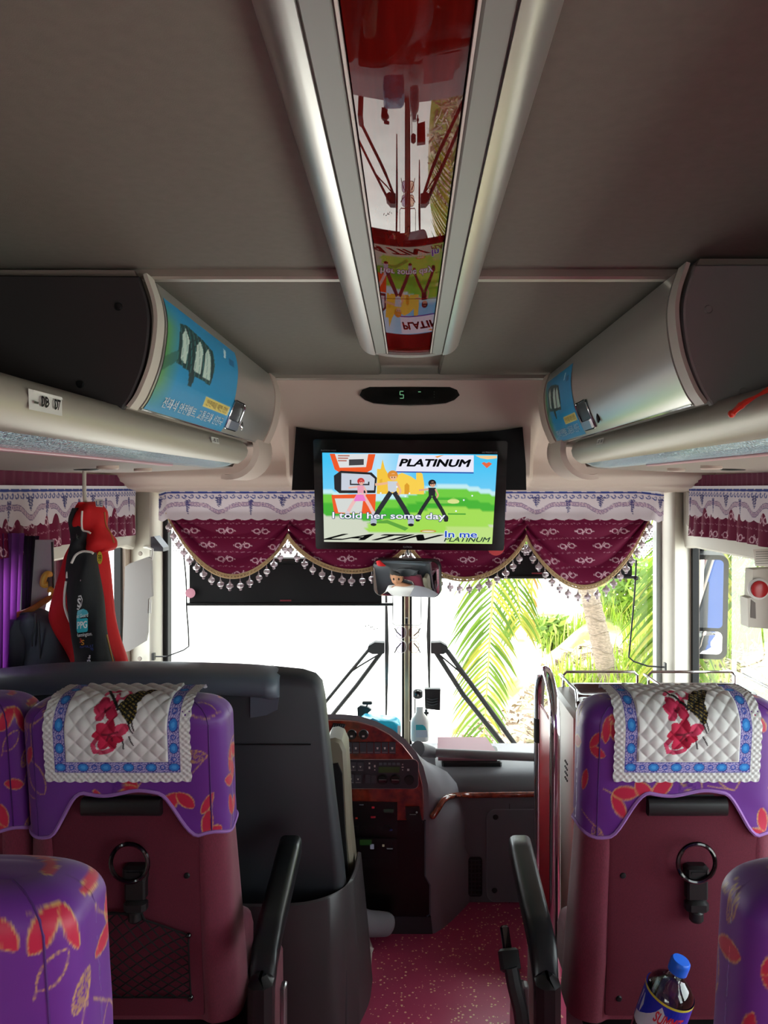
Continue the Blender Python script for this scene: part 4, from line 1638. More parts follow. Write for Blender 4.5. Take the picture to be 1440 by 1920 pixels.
# swags
swags = [((313, 962), (541, 1003), 1078), ((541, 1003), (766, 1018), 1070), ((766, 1018), (986, 1005), 1084), ((986, 1005), (1222, 960), 1098)]
for si, (pl_, pr_, yb) in enumerate(swags):
    xa, xb = PX(pl_[0], YV), PX(pr_[0], YV)
    za, zb = PZ(pl_[1], YV), PZ(pr_[1], YV)
    zl = PZ(yb, YV)
    def zbot(u):
        base = za + (zb - za) * u
        dip = (4 * u * (1 - u)) ** (.80 if si in (1, 2) else .95)
        mid = za + (zb - za) * .5
        return base + (zl - mid) * dip
    def ztop(u): return PZ(958, YV)
    NU, NV = 150, 90
    vs, A, V = [], [], []
    for j in range(NV + 1):
        for i in range(NU + 1):
            u, v = i / NU, j / NV
            pad = .014 * (1 - v) ** 2
            x = xa - pad + (xb - xa + 2 * pad) * u
            z = ztop(u) + (zbot(u) - ztop(u)) * v
            mid = 4 * u * (1 - u)
            # gathered catenary folds
            y = YV + .016 - .022 * v * mid - (.022 + .010 * (1 - mid)) * abs(math.sin(v * 8.5 + 1.4 * (1 - mid) + si)) * v ** .5
            vs.append((x, y, z))
            A.append((xb - xa) * u); V.append((ztop(u) - zbot(u)) * v + .05 * mid * v)
    C = paint_brocade(np.array(A), np.array(V), si)
    m = MB()
    m.add(vs, [(j * (NU + 1) + i, j * (NU + 1) + i + 1, (j + 1) * (NU + 1) + i + 1, (j + 1) * (NU + 1) + i) for j in range(NV) for i in range(NU)], [tuple(c) for c in C])
    sw = m.build('swag', M_swag, val, smooth=180)
    edge = [Vector(vs[NV * (NU + 1) + i]) for i in range(0, NU + 1, 2)]
    m = MB()
    m.tube([p + Vector((0, -.004, .004)) for p in edge], .0062, 6)
    m.tube([p + Vector((0, -.008, -.007)) for p in edge], .0045, 6)
    for p in edge[::2]: m.ball(p + Vector((0, -.010, -.001)), .0040, 4)
    m.build('braid_trim', M_gold, sw)
    # bead tassels hung evenly along the braid
    L = [0.]
    for a, e in zip(edge, edge[1:]): L.append(L[-1] + (e - a).length)
    n = int(L[-1] / .0415)
    for k in range(n):
        d = (k + .5) * L[-1] / n
        i = max(q for q in range(len(L)) if L[q] <= d)
        p = edge[i].lerp(edge[min(i + 1, len(edge) - 1)], (d - L[i]) / max(1e-6, (L[min(i + 1, len(L) - 1)] - L[i])))
        inst(TASSEL, 'bead_tassel', sw, Matrix.Translation(p + Vector((0, -.006, -.008))) @ Matrix.Rotation(rnd.uniform(0, 6), 4, 'Z') @ Matrix.Rotation(rnd.uniform(-.08, .08), 4, 'Y'))
tag(MB().lathe([(0, -.003), (.034, -.002), (.036, .001), (0, .002)], Matrix.Translation(P(930, 1026, 3.30)) @ Matrix.Rotation(math.radians(90), 4, 'X'), 24).build('round_tag', mat('red_tag', '#c23a3e', .5)),
    'round red tag on the valance at the television corner', 'tag')


def side_valance(sg, ya, yb, label):
    xw = sg * 1.19
    t = thing('side_valance', label, 'valance', (xw, (ya + yb) / 2, 1.3), 'side window valances')
    NU = int((yb - ya) / .003)
    def zc(Y): return 1.556 + .012 * sm(2.6, 2.2, Y) if False else 1.552
    # maroon heading
    m = MB()
    m.grid(lambda u, v: Vector((xw - sg * (.004 + .003 * math.sin(u * 160)), ya + (yb - ya) * u, 1.552 - .05 * v)), 200, 3)
    m.build('heading', mat('maroon_heading_%s' % ('l' if sg < 0 else 'r'), '#5c1236', .7), t, smooth=180)
    vs, A, V = [], [], []
    NV = 40
    for j in range(NV + 1):
        for i in range(NU + 1):
            Y = ya + (yb - ya) * i / NU
            v = j / NV
            H = .118 + .008 * abs(math.sin(Y / .060 * math.pi))
            vs.append((xw - sg * (.012 + .006 * v * math.sin(Y * 24)), Y, 1.508 - H * v))
            A.append(Y); V.append(H * v)
    C = paint_border(np.array(A), np.array(V), .13, .24)
    m = MB()
    m.add(vs, [(j * (NU + 1) + i, j * (NU + 1) + i + 1, (j + 1) * (NU + 1) + i + 1, (j + 1) * (NU + 1) + i) for j in range(NV) for i in range(NU)], [tuple(c) for c in C])
    m.build('printed_border', M_border, t, smooth=180)
    vs, A, V = [], [], []
    for j in range(NV + 1):
        for i in range(NU + 1):
            Y = ya + (yb - ya) * i / NU
            v = j / NV
            vs.append((xw - sg * (.002 + .016 * abs(math.sin(Y / .085 * math.pi)) * (.4 + .6 * v)), Y, 1.42 - .118 * v + .006 * math.sin(Y * 5)))
            A.append(Y); V.append(.118 * v)
    C = paint_brocade(np.array(A) * 1.25, np.array(V) - .04, 5)
    m = MB()
    m.add(vs, [(j * (NU + 1) + i, j * (NU + 1) + i + 1, (j + 1) * (NU + 1) + i + 1, (j + 1) * (NU + 1) + i) for j in range(NV) for i in range(NU)], [tuple(c) for c in C])
    m.build('pleated_skirt', M_swag, t, smooth=180)
    return t


side_valance(-1, 1.9, 3.33, 'pleated maroon valance with white border over the driver window')
side_valance(1, 2.2, 3.26, 'pleated maroon valance with white border over the entrance door')

# inner lining panels behind the side valances
for sg, nm in ((-1, 'trim_7'), (1, 'trim_8')):
    m = MB()
    pts = [(3.42 - .06 * (1 - math.cos(math.radians(a))), 1.50 - .06 + .06 * math.sin(math.radians(a))) for a in range(0, 91, 15)]
    ol = [(2.0, 1.55), (2.0, 1.25)] + ([(3.30, 1.25), (3.40, 1.23), (3.42, 1.28)] if sg < 0 else [(3.30, 1.245), (3.40, 1.235), (3.42, 1.28)]) + [(3.42, 1.48), (3.39, 1.53), (3.34, 1.555)]
    m.prism(ol, lambda u, v, d: Vector((sg * d, u, v)), 1.245, 1.208, bev=.008)
    o = struct(m.build(nm, M_offwhite))
    tag(o, 'cream lining panel above the %s' % ('driver window' if sg < 0 else 'door'), None)
    m = MB()
    m.prism(rrect(.05, .15, .02, 4, 3.345, 1.41), lambda u, v, d: Vector((sg * d, u, v)), 1.209, 1.203, bev=.003)
    m.build('recessed_pad', M_beige_dark, o)

# ------------------------------------------------------------------ pull-down blinds
YB = 3.46
def blind(pxa, pxb, ya, yb, label, bar):
    t = thing('roller_blind', label, 'blind', P((pxa + pxb) / 2, yb, YB), 'black windscreen blinds')
    m = MB()
    m.grid(lambda u, v: P(pxa + (pxb - pxa) * u, ya + (yb - ya) * v, YB + .004 * math.sin(u * 19)), 60, 4)
    m.build('blind_cloth', M_black_matt, t, smooth=180)
    m = MB().tube([P(bar[0], yb + 1, YB - .004), P(bar[1], yb + 1, YB - .004)], .0075, 8)
    m.build('bottom_bar', M_black, t)
    m = MB().tube([P(pxa, ya - 3, YB), P(pxb, ya - 3, YB)], .016, 10)
    m.build('roller', M_black, t)
    c = P((pxa + pxb) / 2, yb - 6, YB - .008)
    MB().box(c, (.05, .003, .006)).build('red_warning_mark', mat('red_mark_%d' % pxa, '#7a1c2c', .6), t)
    return t
blind(355, 716, 1054, 1132, 'wide black blind pulled down on the driver side windscreen', (351, 738))
blind(830, 1185, 1030, 1081, 'short black blind under the swags on the door side windscreen', (828, 1192))
tag(MB().lathe([(0, -.001), (.022, 0), (.022, .002)], Matrix.Translation(P(357, 1112, 3.45)) @ Matrix.Rotation(math.radians(90), 4, 'X'), 20).build('round_sticker', mat('pink_sticker', '#cf8ea0', .5)),
    'round pink sticker at the blind left edge', 'sticker')
m = MB().tube(bez([P(344, 1035, 3.46), P(349, 1090, 3.46), P(350, 1140, 3.46), P(353, 1180, 3.46), P(354, 1212, 3.46)], 20) + [P(344, 1219, 3.46), P(312, 1231, 3.45), P(288, 1231, 3.40)], .0035, 6)
m.box(P(288, 1231, 3.40), (.012, .02, .03))
tag(m.build('blind_rod', M_black), 'thin bent rod guiding the driver side blind', 'rod', 'blind guide rods')
m = MB().tube(bez([P(1193, 1050, 3.46), P(1190, 1110, 3.46), P(1184, 1180, 3.46), P(1179, 1232, 3.46)], 20) + [P(1188, 1240, 3.46), P(1215, 1249, 3.45), P(1247, 1251, 3.40)], .004, 6)
m.box(P(1247, 1251, 3.40), (.008, .02, .04))
m.ball(P(1192, 1084, 3.455), .012, 5)
tag(m.build('blind_rod', M_black), 'thin bent rod guiding the door side blind', 'rod', 'blind guide rods')

# ------------------------------------------------------------------ interior mirror
YM = 3.28
mc = P(762, 1084, YM)
target = Vector((-.49, 2.42, .70))
din = (mc - cam.location).normalized()
dout = (target - mc).normalized()
nrm = (dout - din).normalized()
zax = -nrm
xax = Vector((0, 0, 1)).cross(zax) * -1
xax = zax.cross(Vector((0, 0, 1))).normalized() * -1
if xax.x < 0: xax = -xax
up = zax.cross(xax).normalized()
if up.z < 0: up = -up
def mir(u, v, d): return mc + xax * u + up * v - nrm * d
t = thing('rear_view_mirror', 'wide rounded interior mirror hanging at the centre post', 'mirror', mc)
kM = YM / F
mw, mh = 126 * kM / .97, 68 * kM / .95
MB().prism(rrect(mw, mh, .035, 8), mir, .03, -.004, bev=.004).build('mirror_shell', M_black, t)
RM = 1.25
def bulge(u, v): return mir(u, v, -.005 - (math.sqrt(RM * RM - u * u - v * v) - math.sqrt(RM * RM - (mw / 2) ** 2 - (mh / 2) ** 2)))
ol = rrect(mw - .008, mh - .008, .032, 8)
m = MB()
m.loft([[bulge(u * s, v * s) for u, v in ol] for s in [1 - k / 24 for k in range(24)] + [.004]], cap=False)
m.build('mirror_glass', M_mirror, t, smooth=180)
m = MB().tube([mir(0, .0, .03), mir(0, .03, .10), Vector((xc, 3.45, 1.22))], .008, 8)
m.build('mirror_arm', M_black, t)
# wire rack hanging below, with spectacles
m = MB().tube([P(737, 1110, 3.36), P(736, 1168, 3.36), P(740, 1172, 3.36), P(787, 1172, 3.36), P(790, 1168, 3.36), P(789, 1110, 3.36)], .0022, 6)
m.box(P(762, 1164, 3.36), (.012, .012, .028), bev=.002)
tag(m.build('wire_rack', M_black), 'thin square wire hoop clipped to the centre post', 'wire rack')
def glasses(px, side, lens_col, label):
    t = thing('spectacles', label, 'spectacles', P(px, 1222, 3.35), 'glasses hung on the centre post')
    for py in (1186, 1213):
        c = P(px, py, 3.35)
        ol = [(u, v) for u, v in superellipse(18, .022, .026, 2.6)]
        fn = lambda u, v, d, c=c: c + Vector((u, d, v))
        MB().prism(ol, fn, .001, -.001).build('lens', glass_mat('lens_%d_%d' % (px, py), lens_col), t)
        MB().tube([fn(u, v, 0) for u, v in ol], .0015, 5, closed=True).build('rim', M_white if side < 0 else M_black, t)
    MB().tube([P(px, 1196, 3.35), P(px + 2 * side, 1199.5, 3.342), P(px, 1203, 3.35)], .002, 6).build('bridge', M_white, t)
    for (ya, yb) in ((1192, 1178), (1206, 1224)):
        MB().tube([P(px + 6 * side * 0 - 0, ya, 3.34), P(px + 8 * side, (ya + yb) / 2, 3.32), P(px + 12 * side, yb, 3.30)], .0028, 6).build('temple', M_black, t)
glasses(752, -1, '#cfcad8', 'pale framed sunglasses hanging left of the centre post')
glasses(776, 1, '#ead8cc', 'dark rimmed sunglasses hanging right of the centre post')
# handwriting-like specks on the glass
m = MB()
for (a, e) in (((685, 1172), (686, 1176)), ((690, 1172), (693, 1173)), ((695, 1174), (696, 1178)), ((697, 1176), (700, 1175)), ((701, 1178), (702, 1181)), ((708, 1177), (707, 1180))):
    m.tube([P(*a, 3.552), P(*e, 3.552)], .002, 4)
tag(m.build('glass_scribble', M_black), 'tiny dark scribble on the driver side windscreen', 'marking')

# ------------------------------------------------------------------ wipers outside
def wiper(sx, blade_px, blade_y, hub, arms, label):
    YO = 3.66
    t = thing('windscreen_wiper', label, 'wiper', P(hub[0], 1400, YO), 'windscreen wipers')
    y0, y1 = blade_y
    m = MB().tube([P(blade_px, y0, YO), P(blade_px + sx * -1.5, (y0 + y1) / 2 - 10, YO), P(blade_px - sx * -0, y1, YO)], [.006, .011, .005], 6)
    m.build('blade', M_rubber, t)
    m = MB()
    hx = hub[0]
    ol = [(hx - 16 * sx, 1204), (hx + 2 * sx, 1203), (hx + 14 * sx, 1210), (hx + 17 * sx, 1220), (hx + 6 * sx, 1225), (hx - 16 * sx, 1224)]
    m.prism(ol, lambda u, v, d: P(u, v, YO) + Vector((0, d, 0)), .03, -.02, bev=.004)
    m.build('hub', M_rubber, t)
    for pts, r in arms:
        m = MB().tube([P(*p, YO + .01) for p in pts], r, 7)
        m.build('arm', M_rubber, t)
    q = P(*arms[1][0][-1], YO + .01)
    MB().tube([q, Vector((q.x, YW + .038, q.z)) , Vector((q.x, YW + .03, min(q.z, .26)))], .018, 10).build('pivot', M_rubber, t)
wiper(-1, 724, (1112, 1342), (705, 1213), [([(690, 1220), (650, 1268), (604, 1324)], .008), ([(716, 1222), (668, 1286), (614, 1352)], .010), ([(712, 1226), (672, 1250), (655, 1262)], .004)],
      'wiper resting on the driver side, arms running down left')
wiper(1, 805, (1112, 1292), (824, 1213), [([(838, 1220), (890, 1292), (970, 1402)], .012), ([(818, 1224), (868, 1302), (948, 1402)], .012), ([(822, 1226), (860, 1258), (884, 1288)], .004)],
      'wiper resting on the door side, arms running down right')
# ------------------------------------------------------------------ driver's console
YC = 2.605
def cp(px, py, d=0.): return P(px, py, YC) + Vector((0, d, 0))
con = thing('driver_console', 'curved driver console with burl wood face, switches and black lower panel', 'dashboard', (0, 2.65, 0))
front = [(606, 1760), (606, 1341), (612, 1339), (640, 1339), (672, 1342), (705, 1352), (735, 1367), (760, 1386), (780, 1410), (794, 1438), (802, 1470), (805, 1500), (806, 1560), (806, 1640), (815, 1658), (815, 1760)]
rings = []
for f in (0., .15, .4, .7, 1.):
    ring = []
    for (px, py) in front:
        p = cp(px, py)
        wgt = sm(-.02, .06, p.x)
        fl_ = (.035 + .10 * sm(.62, .25, p.z)) if p.z < .62 else .035
        low = sm(.75, .3, p.z)
        p.x += wgt * (.045 + .09 * (1 - sm(.35, .60, p.z))) * (f ** .8)
        p.y += .20 * f
        p.z = max(0., p.z - .13 * f * sm(.45, .72, p.z) - (.02 * f if p.z > .3 else 0))
        ring.append(p)
    rings.append(ring)
m = MB().loft(rings)
m.build('console_body', M_dash2, con, smooth=50)
def face(pts, d0, d1, name, mt, par=con, bev=0.): return MB().prism(pts, lambda u, v, d: cp(u, v, d), d0, d1, bev=bev).build(name, mt, par)
arc = [(608, 1349), (640, 1349), (670, 1352), (702, 1361), (730, 1376), (754, 1395), (772, 1418), (785, 1444), (792, 1474), (794, 1505), (794, 1536)]
wood = face(arc + [(608, 1536)], .002, -.008, 'wood_face', M_wood)
MB().tube([cp(u, v, -.008) for u, v in arc], .0022, 6).build('bright_edge', mat('rose_edge', '#d8a8a0', .25, metal=.6), wood)
low = face([(608, 1537), (798, 1537), (798, 1640), (807, 1657), (807, 1716), (608, 1716)], .002, -.006, 'lower_panel', mat('piano_black', '#0b0b0c', .3))
MB().tube([cp(u, v, -.007) for u, v in ((797, 1537), (797, 1640), (806, 1657), (806, 1712), (800, 1716))], .0028, 6).build('panel_edge', M_slate, low)
face([(608, 1718), (808, 1718), (812, 1757), (608, 1757)], .002, -.004, 'kick_panel', M_charcoal)
M_switch = mat('switch_plastic', '#44454d', .4)
# cluster panel
pan = [(715.5 + u, 1449 + v) for u, v in rrect(137, 54, 9, 5)]
cl = face(pan, -.006, -.012, 'control_panel', mat('control_panel_black', '#34353c', .35), bev=.001)
MB().tube([cp(u, v, -.0105) for u, v in pan], .0018, 5, closed=True).build('panel_rim', mat('rose_rim', '#c9a6a2', .25, metal=.6), cl)
for x in (654.7, 667.8, 681.5, 694.6, 708.2, 721.8, 735.7):
    s_ = face([(x - 6, 1389.5), (x + 6, 1389.5), (x + 6, 1410), (x - 6, 1410)], -.006, -.016, 'rocker_switch', M_switch, bev=.0012)
    face([(x - 5, 1407), (x + 5, 1407), (x + 5, 1408.2), (x - 5, 1408.2)], -.016, -.0168, 'switch_mark', M_steel, s_)
    if x not in (681.5, 694.6): face([(x - 2, 1398), (x + 2, 1398), (x + 1.4, 1402), (x - 1.4, 1402)], -.016, -.0166, 'switch_symbol', M_white, s_)
def knob(x, y, r, name, ringmat, par, h=.016):
    Mx = Matrix.Translation(cp(x, y, -.006)) @ Matrix.Rotation(math.radians(90), 4, 'X')
    k = YC / F
    o = MB().lathe([(r * k, 0), (r * k, h * .5), (r * k * .9, h * .6), (r * k * .82, h), (0, h)], Mx, 24).build(name, M_black, par)
    MB().tube([cp(x + r * math.cos(a), y + r * math.sin(a), -.008) for a in [6.2832 * q / 24 for q in range(24)]], .0014, 5, closed=True).build('knob_ring', ringmat, o)
    return o
for x in (660, 682):
    k_ = knob(x, 1375.5, 8.6, 'lighter_socket', M_steel, wood)
    face([(x - 2.2, 1375), (x + 2.2, 1375), (x + 2.2, 1378), (x - 2.2, 1378)], -.022, -.0226, 'socket_symbol', M_white, k_)
for x in (718, 741.5):
    k_ = knob(x, 1458.6, 10, 'rotary_knob', M_chrome, cl)
    face([(x - 8, 1457), (x + 8, 1457), (x + 6, 1461), (x - 6, 1461)], -.021, -.030, 'knob_grip', M_black_gloss, k_)
    face([(x - 7, 1456), (x + 7, 1456), (x + 7, 1457.2), (x - 7, 1457.2)], -.021, -.030, 'knob_highlight', M_steel, k_)
knob(767, 1460, 10.5, 'round_socket', M_chrome, cl, .010)
lcd = face([(710, 1435), (750, 1435), (748.5, 1446), (710, 1446)], -.012, -.0135, 'lcd_window', mat('green_lcd', '#3c5a34', .2), cl)
for k in range(5):
    x = 714 + k * 8.2
    face([(x - 3, 1427.5), (x + 3, 1427.5), (x + 3, 1432), (x - 3, 1432)], -.012, -.0145, 'radio_button', M_slate, cl)
for (x, y) in ((651, 1434), (663.5, 1434), (676.5, 1434), (659, 1457), (672, 1457)):
    s_ = face([(x - 5.5, y - 8), (x + 5.5, y - 8), (x + 5.5, y + 8.5), (x - 5.5, y + 8.5)], -.012, -.018, 'rocker_switch', M_switch, cl, bev=.001)
    face([(x - 4.5, y + 6), (x + 4.5, y + 6), (x + 4.5, y + 7), (x - 4.5, y + 7)], -.018, -.0186, 'switch_mark', M_steel, s_)
    face([(x - 2, y - 1), (x + 2, y - 1), (x, y + 2.4)], -.018, -.0186, 'switch_symbol', M_white, s_)
for (x, y, w_, h_) in ((693, 1429, 3, 3), (693, 1437, 3, 4), (703, 1434, 3, 4), (703, 1441, 2, 2), (755, 1431, 2, 2), (755, 1436, 4, 2), (755, 1441, 2, 2), (765.5, 1441, 4, 4)):
    face([(x - w_ / 2, y - h_ / 2), (x + w_ / 2, y - h_ / 2), (x + w_ / 2, y + h_ / 2), (x - w_ / 2, y + h_ / 2)], -.012, -.013, 'button_symbol', M_white, cl)
for (x, y, w_, h_) in ((690, 1457, 9, 16), (701, 1458, 9, 14)):
    face([(x - w_ / 2, y - h_ / 2), (x + w_ / 2, y - h_ / 2), (x + w_ / 2, y + h_ / 2), (x - w_ / 2, y + h_ / 2)], -.012, -.017, 'square_button', M_switch, cl, bev=.001)
# slanting air vent
v_ = face([(616, 1382), (634, 1382), (647, 1356), (625, 1354)], -.006, -.010, 'air_vent', M_black, wood)
for k in range(6):
    x = 618 + 3.6 * k
    MB().tube([cp(x, 1381, -.011), cp(x + 9 + .6 * k, 1357, -.011)], .0016, 5).build('vent_slat', M_slate, v_)
# radio units in the lower panel
def radio(y0, y1, nm, leds):
    r_ = face([(655, y0), (745, y0 + 2), (745, y1), (655, y1 - 3)], -.005, -.013, nm, mat(nm + '_black', '#121317', .35), low)
    for (x, y, w_, h_, c, e) in leds:
        mt = mat('led', '#101010', emis=c, estr=e * .35)
        face([(x - w_ / 2, y - h_ / 2), (x + w_ / 2, y - h_ / 2), (x + w_ / 2, y + h_ / 2), (x - w_ / 2, y + h_ / 2)], -.013, -.0142, 'indicator', mt, r_)
    for k in range(5):
        x = 668 + 15 * k
        face([(x - 4, y1 - 16), (x + 4, y1 - 16), (x + 4, y1 - 9), (x - 4, y1 - 9)], -.013, -.015, 'unit_button', M_black, r_)
radio(1500, 1562, 'amplifier', [(700, 1511, 5, 3, '#c02030', .7), (700, 1529, 9, 3, '#a01828', .6), (669, 1531, 4, 2.5, '#b03020', .6), (729, 1517, 18, 6, '#2c3c30', .5), (678, 1506, 8, 2, '#606068', .5), (733, 1553, 6, 3, '#203060', .6)])
radio(1568, 1625, 'tape_deck', [(686, 1576, 22, 10, '#1c4a18', .55), (698, 1584, 7, 9, '#b0b0c8', .5), (719, 1582, 4, 4, '#b8a890', .6), (731, 1588, 11, 1.5, '#909098', .5)])
k_ = face([(760, 1510), (786, 1510), (792, 1540), (788, 1556), (764, 1552)], -.006, -.02, 'key_housing', M_black, low, bev=.003)
MB().tube([cp(768, 1522, -.022), cp(780, 1522, -.022)], .0016, 5).build('key', M_steel, k_)
MB().ball(cp(781, 1518, -.023), .004, 5).build('key_head', M_steel, k_)

# ------------------------------------------------------------------ dashboard across the front
YD2 = 2.80
da = thing('dashboard', 'dark grey dashboard with burl trim and access hatch below the door side windscreen', 'dashboard', (.6, 2.9, 0))
prof = bez([(2.80, .0), (2.80, .2), (2.795, .36), (2.80, .395), (2.815, .425), (2.86, .452), (2.95, .448), (3.2, .40), (3.53, .335)], 40)
def dash_row(x): return [Vector((x, p[0], p[1])) for p in prof] + [Vector((x, 3.53, 0))]
m = MB().loft([dash_row(x) for x in (.10, .4, .8, 1.18)])
m.build('dash_body', M_dash, da, smooth=40)
m = MB().loft([[Vector((x, y, z)) for y, z in ((3.0, .10), (3.0, .42), (3.04, .45), (3.2, .42), (3.53, .335), (3.53, .1))] for x in (-1.18, -.6, .04, .10)])
m.build('driver_dash_top', M_dash, da, smooth=40)
def dq(px, py, d): return P(px, py, 2.797) + Vector((0, d, 0))
# burl trim
tp = bez([P(808, 1534, 2.595), P(818, 1521, 2.61), P(831, 1501, 2.64), P(846, 1493, 2.69), P(868, 1491, 2.765), P(890, 1491, 2.79), P(950, 1490, 2.792), P(1040, 1489, 2.792), P(1200, 1488, 2.792)], 42)
m = MB()
m.tube(tp, [.006] + [.0105] * (len(tp) - 1), 10)
m.build('burl_trim', M_wood_edge, da, smooth=60)
# hatch with screws and outline
hat = rrect(210, 172, 16, 6, 1018, 1603)
h_ = MB().prism(hat, dq, .0, -.006, bev=.002).build('access_hatch', M_dash, da)
MB().tube([dq(u, v, -.004) for u, v in hat], .0022, 5, closed=True).build('hatch_gap', M_dash2, h_)
for (x, y) in ((929, 1531), (927, 1668), (1100, 1531)):
    MB().lathe([(0, .003), (.008, .0025), (.010, 0)], Matrix.Translation(dq(x, y, -.006)) @ Matrix.Rotation(math.radians(90), 4, 'X'), 14).build('hatch_screw', M_black, h_)
MB().box(P(955, 1600, 2.797) + Vector((0, 0, 0)), (.002, .004, .36)).build('panel_joint', M_black, da)
# grille
g_ = MB().prism(rrect(26, 73, 6, 4, 891, 1643), dq, .0, -.006, bev=.001).build('air_grille', M_black, da)
for k in range(9):
    MB().box(dq(891, 1611 + 8 * k, -.008), (.042, .005, .0035)).build('grille_slat', M_charcoal, g_)
for k in range(3):
    MB().box(dq(884 + 7 * k, 1643, -.0075), (.0025, .004, .13)).build('grille_rib', M_charcoal, g_)
# grab bar
t = thing('grab_bar', 'grey plastic grab bar across the dashboard in front of the door', 'grab bar', P(900, 1416, 2.84))
MB().tube([P(812, 1411, 2.84), P(900, 1415, 2.84), P(1012, 1420, 2.84), P(1100, 1422, 2.84)], .0155, 14).build('bar', mat('grey_grip', '#7d7a7c', .5), t)
MB().tube(bez([P(783, 1404, 2.78), P(795, 1407, 2.82), P(812, 1411, 2.84), P(816, 1411, 2.84)], 10), [.028, .027, .025, .024, .023, .022, .020, .0195, .019, .018], 14).build('bar_end', mat('grey_grip_end', '#5c5a5e', .55), t)
# maroon box in a black tray
t = thing('document_box', 'flat maroon box in a black tray on the dashboard', 'box', P(876, 1425, 2.98))
a, b_ = PX(822, 2.98), PX(934, 2.98)
MB().span((a + .01, 2.90, .43), (b_ + .005, 3.08, .475), bev=.006).build('tray', M_black, t)
m = MB()
m.loft([[Vector((x, y, z)) for (x, y) in ((a - .004, 2.905), (b_ - .012, 2.905), (b_ - .035, 3.09), (a + .0, 3.09))] for z in (.476, .505)])
lid_ = m.build('maroon_case', mat('maroon_leatherette', '#8a5560', .5), t)
for k in range(3):
    z = .484 + .007 * k
    MB().tube([Vector((a - .005, 2.9045, z)), Vector((b_ - .011, 2.9045, z))], .0012, 4).build('case_seam', mat('case_seam_%d' % k, '#a87882', .5), lid_)
# items on the driver's dash by the centre post
t = thing('tissue_pack', 'bright cyan tissue pack on the dash left of the centre post', 'tissue pack', P(714, 1378, 3.1))
M_cy = mat('cyan_plastic_film', '#1fb4d8', .25, spec=.7, var=(30, .15))
c0 = P(714, 1372, 3.10)
m = MB()
rings = []
for z, s in ((-.035, .95), (-.03, 1.), (.02, 1.02), (.045, .98), (.055, .85)):
    rings.append([Vector((c0.x + u * s, c0.y + v * s, c0.z + z + .008 * math.sin(u * 60))) for u, v in rrect(.16, .10, .02, 4)])
m.loft(rings).build('pack', M_cy, t, smooth=60)
MB().box((c0.x + .074, c0.y - .052, c0.z + .005), (.012, .002, .07)).build('white_seam', M_white, t)
MB().prism([(-.07, .05), (-.03, .068), (.0, .055), (.0, .045), (-.06, .045)], lambda u, v, d: c0 + Vector((u, d, v)), -.04, -.045).build('film_flap', M_cy, t)
t = thing('detergent_bottle', 'white bottle with teal label on the dash right of the centre post', 'bottle', P(787, 1390, 3.2))
c0 = P(787, 1388, 3.2)
m = MB()
m.loft([[c0 + Vector((u * s, v * s, z)) for u, v in rrect(.076, .05, .02, 4)] for z, s in ((0, .95), (.01, 1), (.075, 1), (.095, .85), (.11, .5), (.12, .4), (.14, .4))])
m.build('bottle_body', M_white, t, smooth=60)
m = MB().color('#3fb0b4')
fn = lambda u, v, l: c0 + Vector((u, -.0255 - .0004 * l, v))
m.poly([fn(-.016, .05, 0), (fn(.028, .05, 0)), fn(.022, .064, 0), fn(.012, .072, 0), fn(-.016, .072, 0)])
m.color('#c8ccd4'); m.poly([fn(-.016, .02, 0), fn(.032, .02, 0), fn(.030, .049, 0), fn(-.016, .049, 0)])
m.build('label', M_print, t, smooth=0)
t = thing('camera_clip', 'black camera clip bracket standing above the cyan tissue pack', 'bracket', P(684, 1345, 3.2))
m = MB()
m.prism([(670, 1326), (676, 1322), (690, 1325), (697, 1330), (690, 1336), (692, 1344), (671, 1344)], lambda u, v, d: P(u, v, 3.2) + Vector((0, d, 0)), .01, -.01, bev=.002)
m.build('clamp', M_black, t)
MB().box(P(688.5, 1318, 3.2), (.042, .012, .014), bev=.003).build('top_plate', M_black, t)
MB().tube([P(690, 1319, 3.2), P(686, 1327, 3.2)], .004, 6).build('stem', M_black, t)
MB().tube([P(680, 1344, 3.2), P(680, 1385, 3.2)], .005, 6).build('foot', M_black, t)
t = thing('dash_camera', 'small square black camera on a thin stalk by the centre post', 'camera', P(784, 1340, 3.3))
MB().box(P(783.5, 1301, 3.3), (.040, .03, .040), bev=.008).build('housing', M_black, t)
MB().lathe([(.012, 0), (.012, .006), (.007, .008), (0, .008)], Matrix.Translation(P(783.5, 1300, 3.283)) @ Matrix.Rotation(math.radians(90), 4, 'X'), 16).build('lens', M_black_gloss, t)
MB().tube([P(778, 1310, 3.31), P(778, 1350, 3.31), P(768, 1352, 3.4)], .003, 6).build('stalk', M_black, t)
t = thing('phone_holder', 'ribbed black phone holder with three curved ridges right of the post', 'phone holder', P(811, 1345, 3.3))
MB().prism([(796, 1291), (826, 1291.5), (825, 1331), (797, 1328)], lambda u, v, d: P(u, v, 3.3) + Vector((0, d, 0)), .02, -.008, bev=.003).build('back_plate', M_black, t)
for k in range(3):
    MB().tube(bez([P(800, 1309 + 5 * k, 3.29), P(810, 1312 + 5 * k, 3.287), P(821, 1309 + 5 * k, 3.29)], 8), .0022, 6).build('ridge', M_charcoal, t)
MB().tube([P(799, 1330, 3.3), P(799, 1346, 3.3)], .006, 6).build('clamp_foot', M_black, t)
MB().tube([P(795, 1337, 3.3), P(804, 1337, 3.3)], .006, 6).build('clamp_screw', M_black, t)

